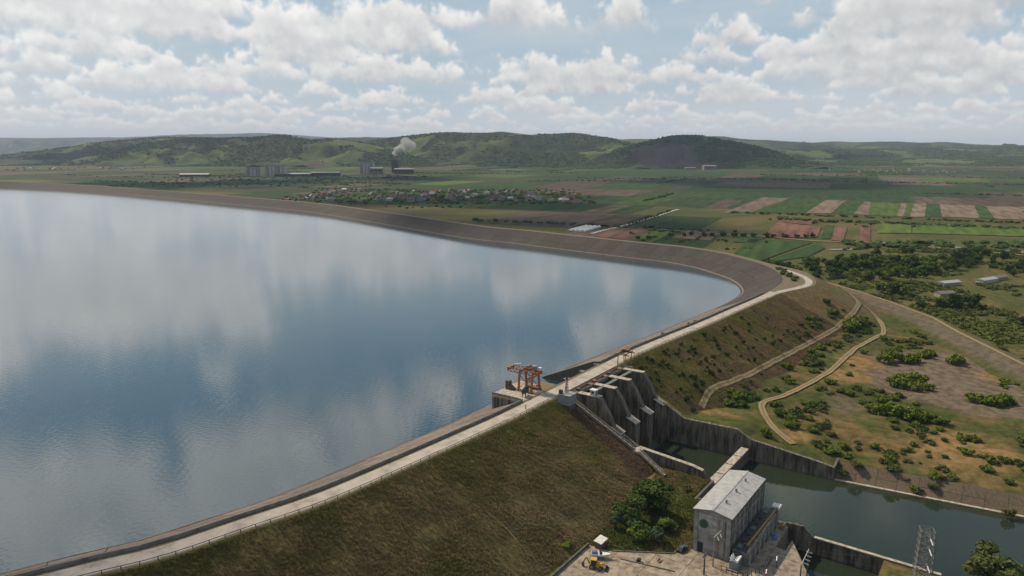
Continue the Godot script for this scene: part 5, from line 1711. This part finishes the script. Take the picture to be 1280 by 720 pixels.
func make_near_plants():
	put_sn("tree_dark0", -28.5, 57.5, 7.4, 5.6, "large dark broadleaf tree in the plot beside the power house", "", -0.1)
	put_sn("tree_dark1", -37.0, 55.0, 5.6, 4.6, "dark tree left of the largest tree in the yard plot", "", -0.1)
	put_sn("tree_blue0", -43.5, 53.0, 3.8, 3.2, "small pale green tree at the left end of the yard plot", "", -0.1)
	put_sn("tree_blue1", -41.0, 58.5, 3.0, 2.8, "thin pale tree in front of the dark trees of the yard plot", "", -0.1)
	put_sn("tree_mid0", -45.0, 61.8, 4.2, 2.8, "rounded mid green tree at the kerb of the yard plot", "", -0.1)
	put_sn("tree_blue0", -43.2, 67.2, 4.0, 3.0, "bluish green tree at the right corner of the yard plot near the car", "", -0.1)
	put_sn("tree_mid1", -35.0, 66.0, 4.0, 2.4, "low green tree between the largest tree and the power house", "", -0.1)
	put_sn("bush_olive0", -29.0, 72.5, 1.8, 1.8, "grey green bush against the side of the power house", "", -0.1)
	put_sn("bush_olive1", -5.0, 60.5, 2.4, 2.2, "pale olive bush below the retaining wall beside the pool", "", -0.1)
	put_sn("bush_dark0", -8.0, 54.5, 2.6, 1.8, "dark bush at the foot of the abutment stairs", "", -0.1)
	put_sn("bush_dark1", -13.0, 57.0, 2.2, 1.6, "dark bush on the lawn between the stairs and the largest tree", "", -0.1)
	put_sn("bush_bright0", -63.5, 46.5, 2.2, 1.2, "bright green bush on the foot of the grass slope above the toe wall")
	put_sn("willow0", -2.0, 153.0, 8.5, 5.6, "big olive willow on the river spit at the lower right corner", "", -5.0)
	put_sn("willow0", -10.0, 163.0, 7.0, 4.4, "second willow behind the big willow on the river spit", "", -4.6)
	put_sn("bush_olive0", 53.5, 156.0, 3.0, 3.2, "olive bush hanging over the stone bank at the right edge", "", -6.0)
	put_sn("bush_olive1", 57.5, 163.0, 3.2, 3.4, "olive bush beside the stone bank beyond the right edge bush", "", -5.0)
	put("bush_bright1", 107.0, 290.0, 3.0, 3.4, "round bright green bush directly behind the long concrete wall")
	put("bush_bright0", 131.0, 279.0, 3.2, 2.2, "bright bush cluster behind the end of the long concrete wall")
	put("bush_bright1", 137.0, 283.0, 2.8, 2.0, "bright bush right of the cluster behind the long wall")
	put("bush_dark0", 126.0, 284.0, 2.6, 2.2, "dark bush behind the end of the long concrete wall")
	for q in [[225, 470, 5.5, 4.4], [232, 478, 5.0, 4.8], [219, 464, 4.0, 3.6], [238, 484, 4.0, 3.6]]:
		put("bush_bright", q[0], q[1], q[2] * 1.35, q[3] * 1.45, "tall green bush of the thicket where the slope track bends", "thicket at the slope track")
	for q in [[212, 401, 4.5, 4.0], [219, 404, 4.0, 4.4], [224, 399, 3.6, 3.6], [229, 401, 3.4, 3.4]]:
		put("bush_bright", q[0], q[1], q[2] * 1.35, q[3] * 1.45, "green bush of the clump on the bare gravel nearest the second track", "clump on the gravel by the second track")
	for q in [[197, 358, 4.2, 3.2], [202, 362, 4.6, 4.0], [208, 361, 4.4, 4.0], [203, 352, 3.4, 2.8], [209, 352, 2.8, 2.4]]:
		put("bush_bright", q[0], q[1], q[2] * 1.35, q[3] * 1.45, "bright bush of the large clump in the middle of the gravel patch", "clump in the middle of the gravel")
	for q in [[240, 411, 4.0, 3.0], [246, 414, 3.2, 2.4], [248, 396, 4.0, 3.6], [253, 399, 3.2, 2.6]]:
		put("bush_bright", q[0], q[1], q[2] * 1.35, q[3] * 1.45, "green bush on the gravel below the levee", "bushes below the levee")
	for q in [[227, 332, 3.8, 3.0], [232, 331, 4.0, 3.0], [237, 333, 4.2, 3.0], [222, 335, 3.4, 2.8]]:
		put("bush_bright", q[0], q[1], q[2] * 1.35, q[3] * 1.45, "bright bush of the row on the gravel near the right edge", "bush row near the right edge")
	for q in [[172, 318, 4.2, 3.4], [178, 314, 4.6, 3.8], [184, 312, 4.2, 3.0], [168, 322, 3.6, 2.6], [190, 308, 3.4, 2.4]]:
		put("bush_bright", q[0], q[1], q[2] * 1.35, q[3] * 1.45, "yellow green bush of the thicket between the gravel and the river", "thicket between gravel and river")
	# scrub of the flat ground between dam and levee
	var r := RandomNumberGenerator.new()
	r.seed = 91
	var made := 0
	while made < 290:
		var s := r.randf_range(54.0, 300.0)
		var n := r.randf_range(40.0, 165.0)
		var w := F(s, 0, n)
		var x := w.x
		var d := -w.z
		var a := nz.get_noise_2d(x * 2.2, d * 2.2) + 0.5 * nz2.get_noise_2d(x * 0.9, d * 0.9)
		var gravel := blob2(x, d, 236, 390, 36) + blob2(x, d, 215, 352, 26) + 0.9 * blob2(x, d, 258, 340, 34) + 1.5 * blob2(x, d, 92, 312, 12) + 1.5 * blob2(x, d, 118, 290, 9)
		if a < 0.02 + gravel * 0.5 - (0.45 if n < 82.0 and s > 80.0 else 0.0) or x > 268.0 or near_track(x, d) < 4.5:
			continue
		var sz := r.randf_range(0.8, 2.8) * (1.3 if n < 80.0 else 1.0)
		var key := "bush_dark" if r.randf() < 0.35 else ("bush_olive" if r.randf() < 0.5 else "bush_bright")
		var zone := ("between the two dirt tracks, %s" % ("nearest the spillway" if s < 130.0 else ("midway along them" if s < 175.0 else ("beside the tall thicket" if s < 225.0 else "where the tracks meet")))) if n < 78.0 and s > 95.0 else ("just behind the long concrete wall" if s < 95.0 and n < 100.0 else ("above the stone river bank, %s" % ("close to the long wall" if n < 118.0 else ("midway along it" if n < 142.0 else "at the right edge")) if s < 110.0 else ("on the dry ground near the levee foot" if s > 210.0 else "on the dry ground around the gravel patch")))
		put(key, x, d, sz * 1.2, sz * 0.9, "%s %s scrub bush %s" % ["small" if sz < 1.3 else "larger", {"bush_dark": "dark green", "bush_olive": "olive", "bush_bright": "bright green"}[key], zone], "scrub between the dam and the levee")
		made += 1
	# shrubs on the right-hand dam slope
	made = 0
	while made < 130:
		var s := r.randf_range(58.0, 215.0)
		var n := r.randf_range(8.0, 44.0)
		var tp := dam_at(s, n, 0.0)
		if near_track(tp.x, -tp.z) < 3.0 or r.randf() < sstep(95.0, 190.0, s) * 0.75 or nz.get_noise_2d(s * 5.0, n * 5.0) < -0.2:
			continue
		var e := slope_e(s, n) + relief(s, n)
		var p := dam_at(s, n, e)
		var sz := r.randf_range(0.6, 1.9)
		copy(proto["shrub%d" % (made % 2)], "%s dark shrub on the %s grassy dam slope, %s" % ["tiny" if sz < 1.1 else "small", "upper" if n < 25.0 else "lower", "close to the spillway" if s < 95.0 else ("midway to the bend" if s < 140.0 else "near the bend")], "shrubs on the dam slope", Vector3(p.x, e - 0.1, p.z), r.randf() * TAU, Vector3(sz, sz * 1.25, sz))
		made += 1
	for q in [[120.0, -7.0, "dark bush on the concrete lining above the lake, nearest the spillway"], [150.0, -6.6, "second dark bush on the concrete lining above the lake"], [158.0, -6.5, "third dark bush on the concrete lining above the lake"]]:
		var p := dam_at(q[0], q[1], 21.0)
		copy(proto["bush_dark0"], q[2], "", p, 0.5, Vector3(1.4, 1.4, 1.4))
	for q in [[208, 568], [210, 558], [214, 566], [213, 576], [216, 584], [212, 549], [207, 541], [215, 592]]:
		put("bush_dark", q[0] + 4.5, q[1], 3.4, 2.2, "dark bush on the island inside the loop of the crest road", "bushes inside the road loop", 22.0)

func make_grass():
	var tuft := MB.new()
	tuft.col = Color(1, 1, 1)
	for i in 5:
		var a := TAU * i / 5.0 + 0.4
		var o := Vector3(cos(a), 0, sin(a)) * 0.12
		var q := Vector3(-sin(a), 0, cos(a)) * 0.10
		tuft.tri(o - q, o + q, o * 3.4 + Vector3(0.2, 0.7 + 0.1 * (i % 3), 0.05))
	var tm := tuft.mesh()
	var r := RandomNumberGenerator.new()
	r.seed = 12
	for part_ in [[-200.0, 7.0, 110000, "dry grass covering the dam slope left of the spillway"], [54.0, 270.0, 70000, "dry grass covering the dam slope right of the spillway"], [0.0, 0.0, 12000, "rough grass of the plot beside the power house"]]:
		var mm := MultiMesh.new()
		mm.transform_format = MultiMesh.TRANSFORM_3D
		mm.use_colors = true
		mm.mesh = tm
		mm.instance_count = part_[2]
		for i in part_[2]:
			var s := r.randf_range(part_[0], part_[1])
			var n0 := dam_edge(s)
			var n := n0 + 0.4 + r.randf() * (dam_run(s) * 21.6)
			var p := dam_at(s, n, slope_e(s, n) + relief(s, n))
			var c := slope_col(s, n, p) * r.randf_range(0.75, 1.5)
			if part_[1] == 0.0:
				p = F(r.randf_range(-57.0, 8.0), -0.1, r.randf_range(47.0, 77.5))
				var q2 := SN(p.x, -p.z)
				if q2.y > 58.0 + (q2.x + 56.0) * 1.62 or q2.x > -9.0 and q2.y > 65.0:
					p.y = -3.0
				c = ground_col(p) * r.randf_range(0.6, 1.6)
			var k := r.randf_range(0.5, 1.25) * (1.0 + 0.6 * nz.get_noise_2d(p.x * 5.0, p.z * 5.0))
			mm.set_instance_transform(i, Transform3D(Basis(Vector3.UP, r.randf_range(-0.5, 0.5)).scaled(Vector3(k, k * 0.8, k)), p - Vector3(0, 0.15, 0)))
			mm.set_instance_color(i, c)
		var mi := MultiMeshInstance3D.new()
		mi.name = numbered("slope_grass")
		mi.multimesh = mm
		mi.material_override = M.grass
		mi.set_meta("kind", "stuff")
		mi.set_meta("label", part_[3])
		mi.set_meta("category", "grass")
		add_child(mi)

func make_wood():
	var r := RandomNumberGenerator.new()
	r.seed = 55
	var made := 0
	var tries := 0
	while made < 230 and tries < 8000:
		tries += 1
		var d := r.randf_range(400.0, 840.0)
		var x := r.randf_range(235.0, 0.75 * d + 40.0)
		var cx := pw(levee.map(func(p): return [p[1], p[0]]), d)
		if d < 690.0 and x < cx + 14.0:
			continue
		if d >= 690.0 and x < 255.0:
			continue
		var a := nz.get_noise_2d(x * 1.0 + 50.0, d * 1.4)
		var belt := sstep(640.0, 690.0, d) * sstep(800.0, 770.0, d)
		var field := blob2(x, d, 410, 560, 45) + blob2(x, d, 460, 690, 40) + blob2(x, d, 395, 640, 22) + blob2(x, d, 330, 800, 40) + blob2(x, d, 330, 430, 30)
		if a + belt * 0.55 - field * 1.2 < 0.10:
			continue
		var sz := r.randf_range(3.2, 7.0)
		var key := "far_dark" if r.randf() < 0.5 else ("far_mid" if r.randf() < 0.7 else "far_bright")
		if d < 520.0 and r.randf() < 0.6:
			key = "far_bright" if r.randf() < 0.5 else "far_mid"
			sz *= 0.6
		put(key, x, d, sz, sz * r.randf_range(0.8, 1.2), "%s %s tree %s" % ["tall" if sz > 5.0 else "smaller", {"far_dark": "dark green", "far_mid": "mid green", "far_bright": "light green"}[key], "close behind the levee path" if d < 520.0 else ("around the farm sheds" if d < 660.0 else ("in the dense belt near the dam bend" if x < 380.0 else ("in the dense belt along the stream" if x < 480.0 else ("in the dense belt at the right edge, %s" % ("front rows" if d < 720.0 else ("middle rows" if d < 770.0 else "back rows"))))))], "riverside wood beyond the levee", 0.0)
		made += 1
	# row along the country road and single trees near the greenhouses
	for i in 15:
		put("far_dark", 222 + i * 13.5 + r.randf_range(-3, 3), 1008 - i * 1.5 + r.randf_range(-5, 5), r.randf_range(3.5, 5.5), r.randf_range(3.2, 4.6), "tree of the row along the country road beyond the dam bend", "tree row along the country road", 0.0)
	for i in 34:
		var gx := r.randf_range(165, 330)
		var gd := r.randf_range(930, 1075)
		var gb := r.randf() < 0.7
		put("far_bright" if gb else "far_mid", gx, gd, r.randf_range(2.2, 4.2), r.randf_range(1.8, 3.2), "%s bushy tree on the meadow %s, %s" % ["light" if gb else "mid green", "close behind the embankment" if gd < 990.0 else "near the country road", "by the red plot" if gx < 220.0 else ("midway to the bend" if gx < 275.0 else "towards the bend")], "bushy trees near the greenhouses", 0.0)
	for i in 16:
		put("far_mid", 185 + i * 8.0, 1150 + i * 17.0 + r.randf_range(-6, 6), r.randf_range(2.2, 3.4), r.randf_range(2.4, 3.6), "small tree of the row beside the road past the greenhouses", "tree row past the greenhouses", 0.0)
	# hedgerows of the plain: far, one mass
	var pts := []
	var A := Vector2(0.42, 0.906)
	var B := Vector2(0.906, -0.42)
	for k in 62:
		var a0 := r.randf_range(1050.0, 4600.0)
		var b0 := r.randf_range(-3300.0, 2900.0)
		var l := r.randf_range(120.0, 700.0)
		var along := B if r.randf() < 0.75 else A
		var m := int(l / 5.0)
		for i in m:
			if r.randf() < 0.3:
				continue
			pts.append(A * a0 + B * b0 + along * (l * i / m) + Vector2(r.randfn(), r.randfn()) * 4.0)
	for k in 45:
		var c := A * r.randf_range(1100.0, 4700.0) + B * r.randf_range(-3300.0, 2900.0)
		for i in r.randi_range(4, 30):
			pts.append(c + Vector2(r.randfn() * 55.0, r.randfn() * 22.0))
	for k in 700:   # tree cover of the village and of the works beside it
		pts.append(Vector2(r.randf_range(-560.0, 190.0), r.randf_range(1590.0, 2160.0)))
	for k in 500:
		pts.append(Vector2(r.randf_range(-1300.0, -350.0), r.randf_range(2300.0, 3300.0)))
	for k in 260:
		pts.append(Vector2(r.randf_range(420.0, 900.0), r.randf_range(880.0, 940.0)))
	for k in 240:
		pts.append(Vector2(500.0, 1225.0) + B * r.randf_range(-60.0, 560.0) + Vector2(r.randfn() * 6.0, r.randfn() * 9.0))
	var keep := []
	for p in pts:
		if p.y > 870.0 and not Geometry2D.is_point_in_polygon(p, ring):
			keep.append(p)
	var mm := MultiMesh.new()
	mm.transform_format = MultiMesh.TRANSFORM_3D
	mm.use_colors = true
	var hb := MB.new()
	var hi := 0
	for l in lobe_set(301, 7, 0.6, 0.3, 0.95, 0.5):
		hb.col = grey(0.8 + 0.1 * (hi % 4))
		hb.blob(l[0], l[1], 5, 7, 0.3, hi * 1.9)
		hi += 1
	mm.mesh = hb.mesh()
	mm.instance_count = keep.size()
	for i in keep.size():
		var k := r.randf_range(2.0, 5.0)
		mm.set_instance_transform(i, Transform3D(Basis(Vector3.UP, r.randf() * TAU).scaled(Vector3(k * 1.2, k * 0.8, k * 1.2)), G(keep[i].x, 0.1, keep[i].y)))
		var v := r.randf_range(0.7, 1.5)
		mm.set_instance_color(i, Color(0.055 * v, 0.080 * v, 0.026 * v))
	var mi := MultiMeshInstance3D.new()
	mi.name = "hedgerow_trees"
	mi.multimesh = mm
	mi.material_override = M.grass
	mi.set_meta("kind", "stuff")
	mi.set_meta("label", "dark hedgerows and tree cover scattered over the far plain")
	mi.set_meta("category", "hedgerow")
	add_child(mi)

func house(x: float, d: float, w: float, l: float, h: float, turn: float, pi: int, ri: int, label: String, group: String):
	var t := thing("village_house", label, "house", G(x, 0.2, d), turn, group)
	part("wall", t, M.plaster[pi], func(b): b.box(Vector3(-l / 2, -1, -w / 2), Vector3(l / 2, h, w / 2)))
	part("roof", t, M.tile[ri], func(b): b.prism(pv([[-w * 0.58, h - 0.2], [0, h + w * 0.42], [w * 0.58, h - 0.2]]), -l * 0.54, l * 0.54))

func make_village():
	var r := RandomNumberGenerator.new()
	r.seed = 8
	for v in [[-520, 60, 1650, 2080, 95, "small house with dark tiled roof in the village beyond the lake", "village beyond the lake"], [1720, 2350, 3600, 4300, 42, "small house with red roof in the village under the right-hand hills", "village under the right-hand hills"], [-2950, -2050, 3850, 4700, 42, "small pale house in the settlement at the far left", "settlement at the far left"], [60, 160, 1600, 1800, 8, "small house at the right end of the village beyond the lake", "outlying village houses"]]:
		for i in v[4]:
			var x := r.randf_range(v[0], v[1])
			var d := r.randf_range(v[2], v[3])
			if Geometry2D.is_point_in_polygon(Vector2(x, d), ring):
				continue
			var ri: int = [0, 0, 1, 1, 2, 2, 2, 3][r.randi() % 8] if v[0] != 1720 else [0, 0, 0, 1, 2][r.randi() % 5]
			var ln := r.randf_range(9, 17)
			var fx: float = (x - v[0]) / (v[1] - v[0])
			var fd: float = (d - v[2]) / (v[3] - v[2])
			var lab := "%s house with %s roof, %s %s of the %s" % ["long" if ln > 13.0 else "small", ["red tiled", "dark red", "grey", "pale sheet"][ri], "front" if fd < 0.33 else ("middle" if fd < 0.66 else "back"), "left" if fx < 0.25 else ("centre left" if fx < 0.5 else ("centre right" if fx < 0.75 else "right")), v[6]]
			house(x, d, r.randf_range(7, 11), ln, r.randf_range(3, 6), r.randf() * PI, r.randi() % 4, ri, lab, v[6])
	# silos and works
	for q in [[-1100, 3135, 4, "pair of pale silo blocks at the left of the works, the left one", 34], [-1020, 3140, 6, "tall pale silo block of the works beside the left pair", 44], [-700, 3530, 5, "tall pale silo block below the smoke plume", 46]]:
		var t := thing("silo_block", q[3], "silo", G(q[0], 0, q[1]), 0.1, "silos of the works")
		for k in q[2]:
			part("silo", t, M.plaster[1 if k % 3 else 3], func(b): b.tube(Vector3(k * 15.0 - 20.0, 0, 0), Vector3(k * 15.0 - 20.0, q[4], 0), 7.4, 7.4, 12))
		part("head_house", t, M.plaster[3], func(b): b.box(Vector3(-22, q[4], -4), Vector3(q[2] * 15.0 - 30.0, q[4] + 7.0, 4)))
	var c := thing("kiln_tower", "dark tall kiln tower of the cement works under the smoke", "tower", G(-575, 0, 3640), 0.0)
	part("tower", c, M.conc_dark, func(b): b.box(Vector3(-14, 0, -12), Vector3(14, 62, 12)))
	for k in 5:
		part("floor_slab", c, M.steel_dark, func(b): b.box(Vector3(-17, 10 + k * 12, -15), Vector3(17, 11.5 + k * 12, 15)))
	part("stack", c, M.steel, func(b): b.tube(Vector3(20, 0, 0), Vector3(20, 84, 0), 3.2, 2.2, 10))
	for q in [[-930, 3140, 150, 26, 12, "long low dark works hall right of the silo pair"], [-800, 3180, 120, 30, 16, "dark works hall in the middle of the factory row"], [-640, 3500, 60, 24, 26, "grey works hall beside the pale silo block"], [-510, 3500, 90, 30, 22, "dark works hall at the right end of the factory row"], [-1350, 3150, 120, 30, 10, "low works shed at the left end of the factory row"], [1105, 4150, 70, 40, 22, "grey crushing plant below the quarry hill"], [1010, 4200, 60, 20, 9, "pale blue shed below the quarry hill"]]:
		var t := thing("works_hall", q[5], "industrial hall", G(q[0], 0, q[1]), 0.06)
		part("wall", t, M.conc_dark if q[2] > 80 else M.conc, func(b): b.box(Vector3(-q[2] / 2.0, 0, -q[3] / 2.0), Vector3(q[2] / 2.0, q[4], q[3] / 2.0)))
		part("roof", t, M.steel, func(b): b.prism(pv([[-q[3] * 0.52, q[4]], [0, q[4] + 4.0], [q[3] * 0.52, q[4]]]), -q[2] * 0.51, q[2] * 0.51))
		for k in int(q[2] / 18.0):
			part("window", t, M.glass, func(b): b.box(Vector3(-q[2] / 2.0 + 4 + k * 18.0, q[4] * 0.45, q[3] / 2.0 + 0.02), Vector3(-q[2] / 2.0 + 14 + k * 18.0, q[4] * 0.75, q[3] / 2.0 + 0.2)))
	var i := 0
	for q in [[0, 95, 0, 34, 26], [14, 112, 4, 44, 34], [40, 124, 0, 58, 40], [74, 132, -6, 62, 46], [52, 150, 4, 56, 44]]:
		var f := FogVolume.new()
		f.name = numbered("smoke_puff")
		f.shape = RenderingServer.FOG_VOLUME_SHAPE_ELLIPSOID
		f.size = Vector3(q[3], q[4], q[3])
		var fm := FogMaterial.new()
		fm.density = 0.06 if i < 2 else 0.02
		fm.albedo = Color(0.995, 0.995, 0.995)
		f.material = fm
		add_child(f)
		f.position = G(-572 + q[0], q[1], 3645 + q[2])
		tag(f, "white smoke drifting from the cement works stack", "smoke", "smoke plume")
		f.set_meta("kind", "stuff")
		i += 1
	# greenhouses
	for k in 4:
		var t := thing("polytunnel", ["white polytunnel nearest the lake embankment", "second white polytunnel from the lake embankment", "third white polytunnel from the lake embankment", "white polytunnel farthest from the lake embankment"][k], "greenhouse", G(99 + k * 6.2, 0.9, 1094 - k * 3.0), deg_to_rad(64), "white polytunnels")
		var sheet := part("cover", t, M.white, func(b):
			for a in 8:
				var t0 := PI * a / 8.0
				var t1 := PI * (a + 1) / 8.0
				b.quad(Vector3(-37, 2.9 * sin(t0), 3.0 * cos(t0)), Vector3(37, 2.9 * sin(t0), 3.0 * cos(t0)), Vector3(37, 2.9 * sin(t1), 3.0 * cos(t1)), Vector3(-37, 2.9 * sin(t1), 3.0 * cos(t1)))
				for x in [-37.0, 37.0]:
					b.tri(Vector3(x, 0, 0), Vector3(x, 2.9 * sin(t0), 3.0 * cos(t0)), Vector3(x, 2.9 * sin(t1), 3.0 * cos(t1))))
		for x in 9:
			part("hoop", t, M.steel, func(b):
				for a in 8:
					var t0 := PI * a / 8.0
					var t1 := PI * (a + 1) / 8.0
					b.bar(Vector3(-36 + x * 9.0, 2.96 * sin(t0), 3.06 * cos(t0)), Vector3(-36 + x * 9.0, 2.96 * sin(t1), 3.06 * cos(t1)), 0.12, 0.12))
	# farm beyond the levee
	for q in [[389, 640, 20, 7, 2.8, 0.35, 3, "pale blue roofed farm shed in the riverside wood", 3], [432, 655, 22, 7, 2.8, 0.5, 1, "white roofed farm shed at the end of the long farm track", 3], [452, 668, 18, 6, 2.6, 0.5, 3, "grey farm shed behind the white roofed one", 2], [356, 590, 14, 7, 3.0, 0.2, 0, "small farmhouse among the trees below the farm sheds", 2]]:
		var t := thing("farm_shed", q[7], "shed", G(q[0], 0.2, q[1]), q[5])
		part("wall", t, M.plaster[q[6]], func(b): b.box(Vector3(-q[2] / 2.0, -1, -q[3] / 2.0), Vector3(q[2] / 2.0, q[4], q[3] / 2.0)))
		part("roof", t, M.tile[q[8]], func(b): b.prism(pv([[-q[3] * 0.6, q[4]], [0, q[4] + 1.6], [q[3] * 0.6, q[4]]]), -q[2] * 0.52, q[2] * 0.52))

func make_undergrowth():
	var r := RandomNumberGenerator.new()
	r.seed = 66
	var lv := levee.map(func(p): return [p[1], p[0]])
	var keep := []
	for i in 9000:
		var d := r.randf_range(360.0, 880.0)
		var x := r.randf_range(230.0, 0.78 * d + 40.0)
		if d < 690.0 and x < pw(lv, d) + 9.0:
			continue
		if d >= 690.0 and x < 250.0 or Geometry2D.is_point_in_polygon(Vector2(x, d), ring):
			continue
		var field := blob2(x, d, 410, 560, 38) + blob2(x, d, 460, 690, 34) + blob2(x, d, 395, 640, 14) + blob2(x, d, 320, 830, 60) + blob2(x, d, 318, 420, 18)
		if nz.get_noise_2d(x * 1.6, d * 2.0) - 0.06 - field * 1.1 < r.randf_range(-0.2, 0.1):
			continue
		keep.append(Vector2(x, d))
	var mm := MultiMesh.new()
	mm.transform_format = MultiMesh.TRANSFORM_3D
	mm.use_colors = true
	mm.mesh = leaves(310, lobe_set(311, 7, 0.7, 0.15, 0.7, 0.42), 380, 0.17, Color(0.75, 0.75, 0.75), Color(1.15, 1.15, 1.0))
	mm.instance_count = keep.size()
	for i in keep.size():
		var k := r.randf_range(1.2, 3.4)
		mm.set_instance_transform(i, Transform3D(Basis(Vector3.UP, r.randf() * TAU).scaled(Vector3(k, k * 0.8, k)), G(keep[i].x, surf(keep[i].x, keep[i].y) - 0.1 if keep[i].x < 330.0 else 0.0, keep[i].y)))
		var v := r.randf_range(0.7, 1.4)
		var c := Color(0.080, 0.104, 0.032).lerp(Color(0.150, 0.170, 0.040), r.randf() * lerpf(0.5, 1.0, sstep(560.0, 430.0, keep[i].y)))
		mm.set_instance_color(i, c * v)
	var mi := MultiMeshInstance3D.new()
	mi.name = "undergrowth"
	mi.multimesh = mm
	mi.material_override = M.grass
	mi.set_meta("kind", "stuff")
	mi.set_meta("label", "dense green undergrowth filling the riverside beyond the levee")
	mi.set_meta("category", "undergrowth")
	add_child(mi)

# ---------------------------------------------------------------- clouds that shade parts of the land, high outside the frame
func make_clouds():
	var r := RandomNumberGenerator.new()
	r.seed = 19
	M.cloud = mat(lin(0.9, 0.9, 0.9), 1.0)
	var toward := Vector2(sin(deg_to_rad(-50.0)), cos(deg_to_rad(-50.0))) / tan(deg_to_rad(47.0))
	for q in [[-112, 116, 8000, 72, "white cloud high over the near end of the lake, shading the bottom left slope"], [90, 1120, 8500, 210, "high white cloud shading the fields behind the far embankment"], [-3150, 6700, 13500, 1250, "large high white cloud shading the hills at the far left"], [1150, 4700, 9000, 430, "high white cloud shading the quarry hill"], [-500, 3100, 9000, 330, "high white cloud shading the plain before the works"], [2700, 6500, 11000, 500, "high white cloud shading the hills at the right"], [-150, 1650, 9000, 300, "high white cloud shading the village side of the plain"], [1000, 2700, 10000, 520, "high white cloud shading the middle of the plain"], [-1100, 2500, 9500, 380, "high white cloud shading the left of the plain"]]:
		var b := MB.new()
		for i in 26:
			var a := r.randf() * TAU
			var k := sqrt(r.randf())
			var lr: float = q[3] * r.randf_range(0.16, 0.42) * (1.15 - 0.55 * k)
			b.blob(Vector3(cos(a) * k * q[3] * 1.25, lr * 0.3, sin(a) * k * q[3]), Vector3(lr, lr * 0.55, lr), 8, 12, 0.14, i * 2.1)
		var h: float = q[2]
		var o := obj("cloud", b.mesh(true), M.cloud)
		o.position = G(q[0] + toward.x * h, h, q[1] + toward.y * h)
		tag(o, q[4], "cloud", "clouds above the frame")
